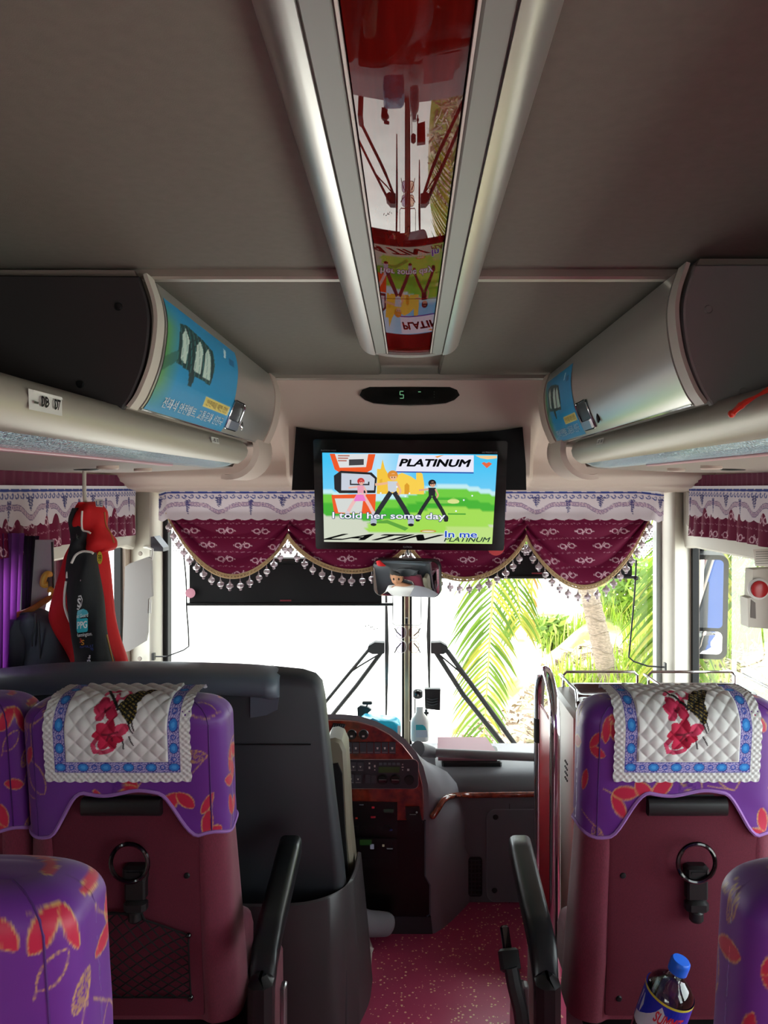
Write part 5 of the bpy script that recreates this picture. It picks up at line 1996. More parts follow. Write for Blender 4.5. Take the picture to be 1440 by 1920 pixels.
# ------------------------------------------------------------------ driver partition
pt = thing('driver_partition', 'large dark plastic partition with a rolled slate top behind the driver seat', 'partition', (-.7, 2.1, 0))
ol = [(-120, 1950), (-120, 1300), (0, 1283), (200, 1272), (400, 1263), (500, 1262), (560, 1268), (585, 1276), (598, 1290), (604, 1320), (612, 1400), (624, 1510), (640, 1640), (648, 1720), (652, 1950)]
def pp(u, v, d): return P(u, v, 2.10) + Vector((0, d, 0))
world_ol = [(P(u, v, 2.10).x, max(0.02, P(u, v, 2.10).z)) for u, v in ol]
MB().prism(world_ol, lambda u, v, d: Vector((u, 2.10 + d, v)), .09, .0, bev=.014).build('panel', M_charcoal, pt, smooth=50)
rows = []
top = bez([(-140, 1300), (-60, 1275), (0, 1266), (100, 1258), (250, 1256), (400, 1259), (480, 1263), (522, 1270)], 36)
for i, q in enumerate(top):
    c = P(q[0], q[1], 2.08)
    s = 1. if i < len(top) - 2 else (.92 if i == len(top) - 2 else .8)
    rows.append([c + Vector((0, .045 + u * s, -.030 + v * s)) for u, v in superellipse(20, .085, .036, 2.6)])
MB().loft(rows).build('top_roll', M_slate, pt, smooth=60)
MB().prism([(470, 1300), (524, 1304), (520, 1330), (500, 1340), (470, 1345)], pp, .0, -.006, bev=.002).build('roll_end_recess', M_slate, pt)
MB().box(P(500, 1396, 2.095), (.24, .004, .003)).build('panel_joint', M_black, pt)
# tub around the driver's seat
plan_ = bez([(-1.1, 2.03), (-.6, 2.015), (-.36, 2.01), (-.25, 2.03), (-.185, 2.10), (-.165, 2.22), (-.160, 2.36)], 36)
inner, outer = [], []
rows = []
for q in plan_:
    x, y = q[0], q[1]
    f = sm(2.02, 2.3, y)
    zt = .418 - .03 * f + .0 * x
    if x < -.3: zt = .418
    fl = .035 * f
    d = Vector((1, 0, 0)) if y > 2.15 else Vector((.3, -.9, 0)).normalized()
    rows.append([Vector((x, y, zt)), Vector((x + .004, y - .004, zt + .004)), Vector((x + .012 * d.x, y + .012 * d.y, zt)),
                 Vector((x + (.012 + fl * .6) * max(.3, d.x), y + .012 * d.y, zt * .45)), Vector((x + (.012 + fl) * max(.3, d.x), y + .012 * d.y, 0.)), Vector((x - .02, y + .01, 0))])
MB().loft(rows).build('seat_surround', mat('brown_grey_plastic', '#3d393b', .42, bump=(900, .15, .0006)), pt, smooth=50)

# driver's seat
ds = thing('driver_chair', 'maroon and charcoal driver chair with cream shell edge behind the partition', 'seat', (-.44, 2.36, 0))
sh = [(611, 1396), (616, 1387), (628, 1385), (640, 1390), (648, 1408), (652, 1470), (656, 1560), (664, 1640), (664, 1700), (640, 1700), (628, 1560), (617, 1450)]
MB().prism([(P(u, v, 2.30).x, P(u, v, 2.30).z) for u, v in sh], lambda u, v, d: Vector((u, 2.30 + d, v)), .12, .0, bev=.010).build('shell_edge', mat('olive_grey_shell', '#857f6d', .5), ds)
MB().prism([(P(u, v, 2.30).x, P(u, v, 2.30).z) for u, v in ((622, 1432), (634, 1430), (642, 1450), (648, 1560), (654, 1640), (640, 1660), (632, 1560))], lambda u, v, d: Vector((u, 2.298 + d, v)), .01, -.004, bev=.002).build('shell_inset', M_black_matt, ds)
pl = superellipse(40, 1, 1, 3.6)
MB().loft([[Vector((-.47 + a * u, 2.37 + .055 * v + .06 * (.8 - z) * 0, z)) for u, v in pl] for z, a in ((.10, .22), (.2, .23), (.5, .225), (.68, .21), (.74, .18), (.76, .12))]).build('backrest', M_maroon, ds, smooth=50)
m = MB()
m.prism([(-.60, .14), (-.34, .14), (-.35, .60), (-.39, .70), (-.55, .70), (-.59, .60)], lambda u, v, d: Vector((u, 2.425 + d, v)), 0, .012, bev=.004)
m.build('centre_insert', M_charcoal, ds)
m = MB()
m.tube([Vector((u, 2.438, v)) for u, v in ((-.60, .14), (-.59, .60), (-.55, .70), (-.39, .70), (-.35, .60), (-.34, .14))], .006, 6)
m.build('beige_piping', M_offwhite, ds)
MB().loft([[Vector((-.47 + a * u, 2.36 + .045 * v, z)) for u, v in pl] for z, a in ((.75, .09), (.77, .125), (.86, .12), (.90, .10), (.915, .05))]).build('headrest', M_charcoal, ds, smooth=50)
MB().loft([[Vector((-.47 + .24 * s * u, 2.55 + .22 * s * v, z)) for u, v in pl] for z, s in ((.0, .8), (.02, .9), (.07, 1), (.11, .98), (.125, .85))]).build('cushion', M_maroon, ds, smooth=50)

# ------------------------------------------------------------------ the driver
M_skin = mat('skin', '#b5805f', .55)
M_shirt = mat('white_shirt_cotton', '#dedcd6', .85)
M_trouser = mat('dark_trousers', '#23242a', .85)
M_sock = mat('grey_sock', '#8f9198', .9, bump=(500, .4, .001))
M_hair = mat('dark_grey_hair', '#2c2826', .8, bump=(300, .6, .003))


def skin_mesh(nodes, edges, sub=2, root=0):
    me = bpy.data.meshes.new('body_graph')
    me.from_pydata([n[0] for n in nodes], edges, [])
    o = bpy.data.objects.new('body_graph', me)
    COL.objects.link(o)
    md = o.modifiers.new('skin', 'SKIN')
    md.use_smooth_shade = True
    for i, n in enumerate(nodes):
        r = n[1]
        me.skin_vertices[0].data[i].radius = r if isinstance(r, tuple) else (r, r)
    me.skin_vertices[0].data[root].use_root = True
    sb = o.modifiers.new('sub', 'SUBSURF')
    sb.levels = sub
    sb.render_levels = sub
    dg = bpy.context.evaluated_depsgraph_get()
    out = bpy.data.meshes.new_from_object(o.evaluated_get(dg))
    bpy.data.objects.remove(o)
    for p in out.polygons: p.use_smooth = True
    return out


dr = thing('person', 'driver in a white polo shirt seen in the interior mirror, one grey sock showing', 'person', (-.47, 2.5, .12))
N = [((-.50, 2.52, .19), .125), ((-.51, 2.49, .34), .120), ((-.52, 2.48, .47), (.150, .11)), ((-.53, 2.48, .56), (.12, .09)), ((-.535, 2.50, .625), .052), ((-.54, 2.515, .68), .058),
     ((-.37, 2.48, .54), .058), ((-.29, 2.52, .38), .046), ((-.37, 2.68, .30), .036), ((-.39, 2.72, .29), .032),
     ((-.69, 2.48, .54), .058), ((-.76, 2.56, .38), .046), ((-.68, 2.70, .34), .036), ((-.66, 2.74, .34), .032),
     ((-.42, 2.54, .19), .085), ((-.33, 2.54, .34), .066), ((-.20, 2.52, .14), .046), ((-.185, 2.52, .09), .042),
     ((-.59, 2.58, .19), .085), ((-.60, 2.80, .28), .066), ((-.60, 2.86, .07), .046)]
E_ = [(0, 1), (1, 2), (2, 3), (3, 4), (4, 5), (3, 6), (6, 7), (7, 8), (8, 9), (3, 10), (10, 11), (11, 12), (12, 13), (0, 14), (14, 15), (15, 16), (16, 17), (0, 18), (18, 19), (19, 20)]
me = skin_mesh(N, E_)
# hands: palm plus five fingers grown from each wrist
hm = MB()
for (wx, wy, wz, sx) in ((-.39, 2.735, .285, 1), (-.66, 2.755, .34, -1)):
    hm.loft([[Vector((wx + u * s, wy + dy, wz + v * s)) for u, v in superellipse(12, .040, .018, 2.6)] for dy, s in ((-.02, .8), (.01, .95), (.05, 1.05), (.075, .95))])
    for f in range(4):
        fx = wx - .030 + .020 * f
        L = (.060, .070, .066, .052)[f if sx < 0 else 3 - f]
        hm.tube([Vector((fx, wy + .065, wz)), Vector((fx, wy + .065 + L * .5, wz - .004)), Vector((fx, wy + .065 + L * .8, wz - .022)), Vector((fx, wy + .065 + L * .85, wz - .036))], [.0095, .009, .0085, .006], 8)
    hm.tube([Vector((wx - sx * .030, wy + .015, wz)), Vector((wx - sx * .052, wy + .045, wz - .006)), Vector((wx - sx * .058, wy + .075, wz - .014))], [.012, .010, .007], 8)
# head with face
hc = Vector((-.545, 2.525, .765))
hd = MB()
rows = []
turn = Matrix.Rotation(math.radians(-25), 3, 'Z')
for k in range(25):
    a = math.pi * k / 24
    z = -.115 * math.cos(a)
    r = math.sin(a)
    row = []
    for q in range(32):
        w = 2 * math.pi * q / 32
        x, y = .076 * r * math.cos(w), .094 * r * math.sin(w)
        if z < -.03: x *= 1 - .25 * (-z - .03) / .085; y *= 1 - .10 * (-z - .03) / .085
        if y > 0:
            y += .022 * math.exp(-((x / .012) ** 2)) * math.exp(-(((z + .018) / .022) ** 2))      # nose
            y -= .010 * math.exp(-(((abs(x) - .030) / .014) ** 2)) * math.exp(-(((z - .005) / .012) ** 2))   # eye sockets
            y += .006 * math.exp(-((x / .026) ** 2)) * math.exp(-(((z + .058) / .008) ** 2))      # lips
            y += .008 * math.exp(-((x / .03) ** 2)) * math.exp(-(((z + .095) / .018) ** 2))       # chin
        row.append(hc + turn @ Vector((x, y, z)))
    rows.append(row)
hd.loft(rows)
for sx in (-1, 1): hd.ball(hc + turn @ Vector((sx * .077, -.005, -.005)), .026, 6, (.35, .7, 1.2))
bm_ = bmesh.new()
bm_.from_mesh(me)
for extra in (hm, hd):
    tmp = extra.mesh('tmp', M_skin, 60)
    bm_.from_mesh(tmp)
bm_.to_mesh(me)
bm_.free()
me.materials.clear()
me.materials.append(M_skin)
for p in me.polygons: p.use_smooth = True; p.material_index = 0
link(bpy.data.objects.new('body', me), dr)
me2 = skin_mesh([(N[i][0], tuple(x * 1.13 for x in (N[i][1] if isinstance(N[i][1], tuple) else (N[i][1],) * 2))) for i in (0, 1, 2, 3)] +
                [(N[6][0], .070), (tuple((Vector(N[6][0]) * .25 + Vector(N[7][0]) * .75)), .064), (N[10][0], .070), (tuple((Vector(N[10][0]) * .25 + Vector(N[11][0]) * .75)), .064), ((-.533, 2.49, .60), .066)],
                [(0, 1), (1, 2), (2, 3), (3, 4), (4, 5), (3, 6), (6, 7), (3, 8)])
me2.materials.append(M_shirt)
link(bpy.data.objects.new('polo_shirt', me2), dr)
me3 = skin_mesh([(N[0][0], .135), (N[14][0], .096), (N[15][0], .076), (tuple((Vector(N[15][0]) * .25 + Vector(N[16][0]) * .75)), .062), (N[18][0], .096), (N[19][0], .076), (N[20][0], .062)],
                [(0, 1), (1, 2), (2, 3), (0, 4), (4, 5), (5, 6)])
me3.materials.append(M_trouser)
link(bpy.data.objects.new('trousers', me3), dr)
m = MB()
rows = []
for k in range(13):
    a = math.radians(90 * k / 12)
    row = []
    for q in range(32):
        w = 2 * math.pi * q / 32
        lowz = .035 if math.sin(w) > .2 else -.05
        z = .118 * math.sin(a) + (lowz) * (1 - math.sin(a))
        row.append(hc + turn @ Vector((.081 * math.cos(a) ** .6 * math.cos(w), (.100 if math.sin(w) < 0 else .092) * math.cos(a) ** .6 * math.sin(w) - .006, z)))
    rows.append(row)
m.loft(rows).build('hair', M_hair, dr, smooth=80)
m = MB()
for sx in (-1, 1): m.ball(hc + turn @ Vector((sx * .030, .083, .005)), .011, 6)
m.build('eyes', mat('eye_dark', '#1c1512', .2), dr)
# sock on the foot that rests in the aisle
m = MB()
foot = bez([(-.205, 2.500, .175), (-.190, 2.505, .135), (-.170, 2.512, .100), (-.140, 2.520, .082), (-.100, 2.530, .074), (-.070, 2.538, .068), (-.052, 2.543, .062)], 24)
rr = []
for i in range(len(foot)):
    f = i / (len(foot) - 1)
    rr.append((.046 - .012 * f) * (1 if f < .78 else math.sqrt(max(.004, 1 - ((f - .78) / .22) ** 2))))
m.tube(foot, rr, 16)
m.build('sock', M_sock, dr, smooth=80)
t = thing('sandal', 'pale slip-on sandal half hidden beside the seat surround', 'sandal', (-.14, 2.42, 0))
sole = [(-.17, 2.36), (-.135, 2.365), (-.120, 2.42), (-.120, 2.50), (-.135, 2.56), (-.17, 2.57), (-.19, 2.50), (-.19, 2.42)]
MB().prism(sole, lambda u, v, d: Vector((u, v, d)), .001, .022, bev=.004).build('sole', mat('pale_rubber', '#cfc4bd', .6), t)
m = MB()
m.tube(bez([(-.190, 2.47, .02), (-.165, 2.475, .028), (-.14, 2.475, .028), (-.118, 2.47, .02)], 10), .010, 8)
m.build('strap', M_white, t)

# ------------------------------------------------------------------ chrome rail by the door side seat
t = thing('handrail', 'tall chrome hairpin handrail with a black sleeve beside the right seat', 'handrail', (.425, 2.4, 0))
xr = .425
loop = [Vector((xr, 2.26, .0)), Vector((xr, 2.26, .78))] + [Vector((xr, 2.40 - .14 * math.cos(math.radians(a)), .79 + .14 * math.sin(math.radians(a)))) for a in range(0, 181, 12)] + [Vector((xr, 2.54, .78)), Vector((xr, 2.54, .0))]
MB().tube(loop, .0165, 16).build('tube', M_chrome, t, smooth=60)
MB().tube([P(1013, 1346, 2.54), P(1013, 1390, 2.54)], .0215, 16).build('foam_sleeve', M_rubber, t)
MB().span((xr - .004, 2.29, .04), (xr + .004, 2.51, .80), bev=.002).build('red_infill', mat('red_acrylic', '#a8202c', .3), t)
MB().tube([Vector((xr - .01, 2.27, .10)), Vector((xr - .035, 2.12, .12)), Vector((xr - .04, 2.05, .02))], .012, 10).build('brace', M_chrome, t)

# ------------------------------------------------------------------ counter with trays by the door
t = thing('guide_counter', 'pale counter with brown trays and chrome rails beside the door', 'counter', (.85, 2.7, 0))
zc_ = .787
MB().span((.515, 2.42, .0), (1.20, 2.785, zc_), bev=.012).build('cabinet', mat('pale_grey_laminate', '#b4b0aa', .45), t)
M_brown = mat('brown_tray', '#4a2622', .3, coat=.3)
for (xa, xb, ya, yb) in ((.56, .82, 2.58, 2.745), (.86, 1.17, 2.58, 2.745), (.55, .80, 2.435, 2.56)):
    ol = rrect(xb - xa, yb - ya, .03, 4, (xa + xb) / 2, (ya + yb) / 2)
    il = rrect(xb - xa - .03, yb - ya - .03, .02, 4, (xa + xb) / 2, (ya + yb) / 2)
    tr = MB().loft([[Vector((u, v, zc_)) for u, v in ol], [Vector((u, v, zc_ + .022)) for u, v in ol], [Vector((u, v, zc_ + .022)) for u, v in il], [Vector((u, v, zc_ + .004)) for u, v in il]]).build('tray', M_brown, t)
for (xa, xb, yy) in ((.55, .815, 2.768), (.855, 1.165, 2.768)):
    z1 = zc_ + .055
    MB().tube([Vector((xa, yy, zc_ - .002)), Vector((xa, yy, z1 - .012)), Vector((xa + .012, yy, z1)), Vector((xb - .012, yy, z1)), Vector((xb, yy, z1 - .012)), Vector((xb, yy, zc_ - .002))], .005, 8).build('chrome_rail', M_chrome, t)
for xx in (.535, .835, 1.185):
    MB().tube([Vector((xx, 2.75, zc_ + .05)), Vector((xx + .01, 2.53, zc_ + .05)), Vector((xx + .01, 2.51, zc_))], .005, 8).build('chrome_rail', M_chrome, t)
for r_ in range(4):
    for c_ in range(3):
        MB().ball((.5145, 2.52 + .016 * c_, .60 - .018 * r_), .0042, 4).build('speaker_hole', M_black, t)

# ------------------------------------------------------------------ things at the entrance door
t = thing('emergency_door_valve', 'white door release box with a red knob on the right door post', 'door release', P(1425, 1178, 2.60))
bx = PX(1428, 2.60)
k6 = 2.60 / F
fnv = lambda u, v, d: P(u, v, 2.60) + Vector((0, d, 0))
MB().prism([(1412, 1068), (1452, 1066), (1452, 1180), (1403, 1176), (1402, 1122), (1410, 1120)], fnv, .06, .0, bev=.006).build('housing', M_offwhite, t)
MB().prism([(1408, 1124), (1416, 1130), (1417, 1160), (1407, 1158)], fnv, .001, -.002).build('slot', mat('slot_grey', '#6d655f', .6), t)
Mv = Matrix.Translation(P(1421, 1104, 2.598)) @ Matrix.Rotation(math.radians(90), 4, 'X')
kn = MB().lathe([(.036, 0), (.036, .006), (.030, .010), (0, .010)], Mv, 28).build('knob_collar', M_white, t)
MB().lathe([(.029, .008), (.028, .016), (.020, .019), (0, .020)], Mv, 28).build('red_knob', mat('red_knob', '#a3181c', .25), kn)
m = MB().color('#cfc9bd')
fnp = lambda u, v, l: P(u, v, 2.57) + Vector((0, -.0004 * l, 0))
m.poly([fnp(1412, 1030, 0), fnp(1452, 1028, 0), fnp(1452, 1064, 0), fnp(1416, 1061, 0)])
m.color('#8a857c')
for k in range(6): m.poly([fnp(1417, 1034 + 4.4 * k, 1), fnp(1448, 1033 + 4.4 * k, 1), fnp(1448, 1034.6 + 4.4 * k, 1), fnp(1417, 1035.6 + 4.4 * k, 1)])
tag(m.build('notice_card', M_print, None, smooth=0), 'small printed card above the red door release', 'card')
# mirror outside the door
t = thing('door_mirror', 'tall black exterior mirror with small convex glass below, outside the door', 'mirror', P(1330, 1232, 3.75))
mc2 = P(1329, 1138, 3.75)
d1 = (mc2 - cam.location).normalized()
n2 = (Vector((-.085, -1, -.40)).normalized() - d1).normalized()
z2 = -n2
x2 = z2.cross(Vector((0, 0, 1))).normalized()
if x2.x < 0: x2 = -x2
u2 = z2.cross(x2).normalized()
if u2.z < 0: u2 = -u2
k2 = 3.75 / F
dm = lambda u, v, d: mc2 + x2 * (u * k2) + u2 * (v * k2) - n2 * d
MB().prism(rrect(66, 200, 16, 6), dm, .10, -.01, bev=.006).build('shell', mat('mirror_shell_black', '#060607', .6, spec=.2), t)
MB().prism(rrect(48, 130, 8, 6, 0, 26), dm, .0, -.012).build('main_glass', M_mirror, t, smooth=20)
m = MB()
ol = rrect(48, 44, 10, 6, 0, -68)
m.loft([[dm(u * s, -68 + (v + 68) * s, -.0105 - .006 * math.sqrt(max(0, 1 - s * s))) for u, v in ol] for s in (1, .85, .65, .4, .15)])
m.build('convex_glass', M_mirror, t, smooth=80)
MB().tube([dm(0, 60, .1), dm(-10, 90, .12), Vector((1.32, 3.62, 1.62))], .02, 8).build('arm', M_black, t)
# outside paint of the right flank, reflected by that mirror
for (ya, yb, c, nm) in ((2.2, 3.46, '#26282b', 'grey'), (-.6, 2.2, '#083672', 'blue'), (REAR, -.6, '#4a0c1a', 'maroon')):
    m = MB().span((1.302, ya, -.5), (1.312, yb, .49)).span((1.302, ya, 1.28), (1.312, yb, 1.95))
    m.build('body_panel', mat('%s_coach_paint' % nm, c, .7, spec=.05), wr)

# ------------------------------------------------------------------ driver side: visor, curtains, clothes
t = thing('sun_visor', 'pale grey sun visor board folded against the driver window post', 'sun visor', P(260, 1220, 3.2))
fnv = lambda u, v, d: P(u, v, 3.2) + Vector((0, d, 0))
MB().prism([(236, 1062), (245, 1056), (278, 1044), (284, 1046), (286, 1118), (279, 1122), (277, 1186), (274, 1202), (244, 1220), (234, 1222), (231, 1212)], fnv, .012, -.008, bev=.003).build('board', mat('visor_vinyl', '#8f8a88', .7), t)
MB().tube([P(284, 1050, 3.2), P(286, 1030, 3.22), P(276, 1026, 3.30), P(268, 1026, 3.45)], .005, 6).build('hinge_arm', M_white, t)
MB().tube([P(282, 1124, 3.2), P(281, 1150, 3.2)], .006, 6).build('hinge_clip', M_white, t)
m = MB().prism([(287, 1006), (293, 1005), (310, 1026), (310, 1033), (287, 1032)], lambda u, v, d: P(u, v, 3.36) + Vector((0, d, 0)), .05, -.03, bev=.004)
tag(m.build('post_bracket', mat('dark_purple_plastic', '#2b2630', .5)), 'dark wedge bracket on the post by the driver window', 'bracket')
for i, (x, y) in enumerate(((263, 1038), (262, 1235))):
    MB().lathe([(0, .004), (.008, .003), (.010, 0)], Matrix.Translation(P(x, y, 3.385)) @ Matrix.Rotation(math.radians(90), 4, 'X'), 14).build('post_screw', M_beige_dark, bpy.data.objects['trim_4'])

def curtain(pxa, pxb, ya, yb, Y0, Y1, col, label, nm='window_curtain', folds=9):
    m = MB()
    def fn(u, v):
        a, e = P(pxa[0], ya, Y0), P(pxb[0], ya, Y1)
        c, d = P(pxa[1], yb, Y0), P(pxb[1], yb, Y1)
        p = a.lerp(e, u).lerp(c.lerp(d, u), v)
        p.x += .018 * math.sin(u * folds * 6.283) * (.5 + .5 * v)
        p.y += .010 * math.cos(u * folds * 6.283 + 1)
        return p
    m.grid(fn, folds * 10, 12)
    o = m.build(nm, mat(nm + '_' + col.strip('#'), col, .75, sheen=.4, transl=.5), None, smooth=180)
    return tag(o, label, 'curtain', 'driver side curtains')
curtain((-30, -30), (44, 26), 1000, 1300, 2.18, 2.32, '#8a3f9c', 'bright purple curtain gathered at the far left edge', folds=5)
curtain((38, 30), (72, 40), 1005, 1300, 2.33, 2.40, '#2e1436', 'narrow dark purple curtain fold beside the grey post', folds=3)
curtain((100, 100), (150, 150), 1005, 1300, 2.72, 2.95, '#331018', 'dark maroon curtain behind the hanging jackets', folds=4)
# unseen curtains added to hold back light at the left passenger windows
for i, (sx_, a, e) in enumerate([(-1, *LW[2]), (-1, *LW[3])]):
    m = MB()
    m.grid(lambda u, v: Vector((sx_ * (1.225 - .012 * math.sin(u * 120)), a + .03 + (e - a - .06) * u, 1.40 - .86 * v)), 120, 6)
    o = m.build('window_curtain', mat('light_block_curtain_%d' % i, '#3a1a46', .8), None, smooth=180)
    tag(o, 'unseen purple curtain added to block light %s' % ('over the left window behind the camera', 'over the left window beside the front seats', 'over the right window behind the camera')[i], 'curtain', 'added light-blocking curtains')
# slanting belt post
m = MB()
m.loft([[P(60, 1012, 2.39), P(102, 1012, 2.39), P(102, 1012, 2.44), P(60, 1012, 2.44)], [P(45, 1090, 2.39), P(97, 1090, 2.39), P(97, 1090, 2.44), P(45, 1090, 2.44)], [P(28, 1165, 2.39), P(80, 1165, 2.39), P(80, 1165, 2.44), P(28, 1165, 2.44)], [P(5, 1300, 2.39), P(70, 1300, 2.39), P(70, 1300, 2.44), P(5, 1300, 2.44)]])
tag(struct(m.build('trim_9', mat('pale_post_trim', '#dcdde2', .5))), 'pale slanting belt post behind the clothes hanger', None)

# red and black team jacket
YJ = 2.27
jk = thing('hooded_jacket', 'red and black hooded team jacket hanging at the driver window', 'jacket', P(170, 1340, YJ))
M_redcloth = mat('red_jacket_cloth', '#bd0812', .8, bump=(60, .25, .004))
M_blackcloth = mat('black_jacket_cloth', '#14151a', .8, bump=(60, .25, .004))
def slabs(rows, Y, dep, n=28, e=2.4, seed=0):
    rings = []
    for k, (y, a, b_) in enumerate(rows):
        c, hw_ = (a + b_) / 2, (b_ - a) / 2
        ring = []
        for i in range(n):
            w = 2 * math.pi * i / n
            u = math.copysign(abs(math.cos(w)) ** (2 / e), math.cos(w))
            v = math.copysign(abs(math.sin(w)) ** (2 / e), math.sin(w))
            ring.append(P(c + hw_ * u, y, Y) + Vector((0, dep * v * (1 + .18 * math.sin(3 * w + seed + k * .4)), 0)))
        rings.append(ring)
    return rings
def dense(rows, n=5):
    out = []
    pts = bez([Vector((y, a, b_)) for y, a, b_ in rows], n * (len(rows) - 1))
    return [(p[0], p[1], p[2]) for p in pts]
MB().loft(slabs(dense([(1012, 140, 196), (1035, 128, 200), (1060, 120, 205), (1100, 106, 208), (1148, 94, 213), (1180, 104, 220), (1220, 126, 231), (1255, 138, 240), (1345, 150, 252)]), YJ + .07, .055)).build('body', M_redcloth, jk, smooth=80)
hood = MB().loft(slabs(dense([(941, 160, 174), (948, 150, 186), (962, 140, 196), (984, 139, 197), (1000, 152, 203), (1014, 164, 212), (1026, 168, 214), (1033, 176, 208)]), YJ + .02, .060, seed=2)).build('hood', M_redcloth, jk, smooth=80)
MB().loft(slabs(dense([(952, 145, 156), (975, 137, 154), (1000, 137, 172), (1015, 136, 170), (1030, 134, 174), (1036, 138, 172)]), YJ - .005, .045)).build('collar', M_blackcloth, jk, smooth=80)
sl_rows = dense([(1030, 134, 174), (1050, 130, 180), (1080, 127, 184), (1130, 129, 192), (1180, 137, 198), (1225, 143, 207), (1255, 142, 214), (1345, 146, 224)])
sl = MB().loft(slabs(sl_rows, YJ, .048, seed=1)).build('sleeve', M_blackcloth, jk, smooth=80)
M_pipe = mat('white_piping', '#e4e0da', .6)
def jline(pts, dy, r=.0035, nm='piping', mt=M_pipe): MB().tube(bez([P(x, y, YJ + dy) for x, y in pts], 24), r, 6).build(nm, mt, jk)
jline([(137, 1000), (136, 1020), (130, 1050), (126, 1078), (126, 1084)], -.03)
jline([(124, 1090), (121, 1115), (122, 1140), (131, 1165), (142, 1182)], -.032)
jline([(134, 1056), (142, 1041), (155, 1034), (170, 1035), (175, 1038)], -.055)
jline([(154, 958), (153, 980), (155, 994), (165, 997), (170, 1000)], -.052, .0028)
jline([(196, 960), (199, 985), (208, 1000), (214, 1018)], -.03, .0022, 'hood_seam', mat('gold_seam', '#a8642c', .6))
jline([(200, 1190), (208, 1225), (216, 1255)], -.02, .0022, 'seam', mat('seam_gold', '#b0803c', .6))
def sleeve_front(u, v):
    """depth of the sleeve front at a point, so the printing follows the cloth"""
    k = min(range(len(sl_rows)), key=lambda q: abs(sl_rows[q][0] - v))
    y, a, b_ = sl_rows[k]
    cw = max(-.97, min(.97, (u - (a + b_) / 2) / ((b_ - a) / 2)))
    cw = math.copysign(abs(cw) ** 1.2, cw)
    w = 2 * math.pi - math.acos(cw)
    return .048 * abs(math.sin(w)) ** (2 / 2.4) * (1 + .18 * math.sin(3 * w + 1 + k * .4))
def jp(u, v, l):
    if l < 0: return P(u, v, YJ - .060 - .0006 * (l + 12))
    return P(u, v, YJ - sleeve_front(u, v) - .0035 - .0008 * l)
m = MB().color('#e0c83c')
m.poly([jp(187 + 5 * math.cos(a) + (v_off := 0), 1046 + 12 * math.sin(a), -12) for a in [6.2832 * k / 16 for k in range(16)]])
m.color('#141414'); fit_text(m, '99', 184, 1053, 190, 1040, jp, -11)
m.build('number_badge', M_print, jk, smooth=0)
m = MB()
m.color('#e8c8d4'); m.poly([jp(*p, 1) for p in ((144, 1088), (152, 1087), (150, 1092), (147, 1100), (146, 1112), (143, 1114))])
m.color('#e8e8ea')
rm = [(143, 1118), (152, 1116), (155, 1124), (153, 1136), (147, 1144), (143, 1142)]
m.poly([jp(*p, 1) for p in rm])
m.color('#14151a'); m.poly([jp(148 + (x - 148) * .78, 1130 + (y - 1130) * .82, 2) for x, y in rm])
m.color('#e8e8ea'); fit_text(m, 'S', 145, 1139, 152, 1121, jp, 3, bold=.03)
m.build('ram_emblem', M_print, jk, smooth=0)
m = MB()
def slope(u, v, l): return jp(u, v - (u - 143) * .12, l)
m.color('#58bcd0'); m.poly([slope(*p, 1) for p in ((143, 1146), (156, 1143), (163, 1147), (166, 1153), (143, 1163))])
m.color('#f0f4f4'); fit_text(m, 'at Guard', 143.5, 1159, 165, 1152, slope, 2, bold=.01)
m.build('guard_badge', M_print, jk, smooth=0)
m = MB()
m.color('#3cc0d0'); m.poly([slope(x, y, 1) for x, y in rrect(21, 26, 3, 3, 154, 1174)])
m.color('#f0f8f8'); fit_text(m, 'PPG', 144.5, 1180, 163.5, 1166, slope, 2, bold=.03)
m.build('cyan_badge', M_print, jk, smooth=0)
m = MB()
m.color('#ececec'); fit_text(m, 'Remington.', 143.5, 1197, 173, 1188, slope, 1, bold=.02)
m.build('white_lettering', M_print, jk, smooth=0)
m = MB()
m.color('#c83a28'); fit_text(m, '3', 149, 1206, 153, 1198, slope, 1, bold=.02)
m.color('#d8902c'); fit_text(m, 'S', 152, 1211, 158, 1201, slope, 1, bold=.02)
m.color('#3050b8'); fit_text(m, 'DASSAULT', 150, 1217, 175, 1212.5, slope, 1); fit_text(m, 'SYSTEMES', 151, 1223, 175, 1218.5, slope, 1)
m.build('blue_lettering', M_print, jk, smooth=0)
m = MB()
m.color('#f2f2f2'); fit_text(m, 'ver', 172, 1252, 157, 1228, lambda u, v, l: jp(157 + (v - 1228) * -.5 + 13, 1228 + (u - 157) * 1.6, l), 1, bold=.03, shear=.3)
m.build('script_lettering', M_print, jk, smooth=0)
m = MB().color('#f2f2f2')
fit_text(m, 'k', 143, 1011, 147, 1001, jp, -6, bold=.02)
m.build('collar_print', M_print, jk, smooth=0)
m = MB().color('#dcd8d4'); m.poly([jp(178, 936, -2), jp(193, 936, -2), jp(193, 951, -2), jp(180, 950, -2)])
m.color('#2a3a7a'); fit_text(m, 'LE', 180, 948, 192, 939, jp, -1)
m.build('neck_label', M_print, jk, smooth=0)
m = MB().tube([P(158, 882, YJ + .03), P(158, 920, YJ + .02), P(160, 948, YJ + .02)], .006, 8)
tag(m.build('coat_strap', M_offwhite), 'pale strap holding the red jacket up over the valance', 'strap')
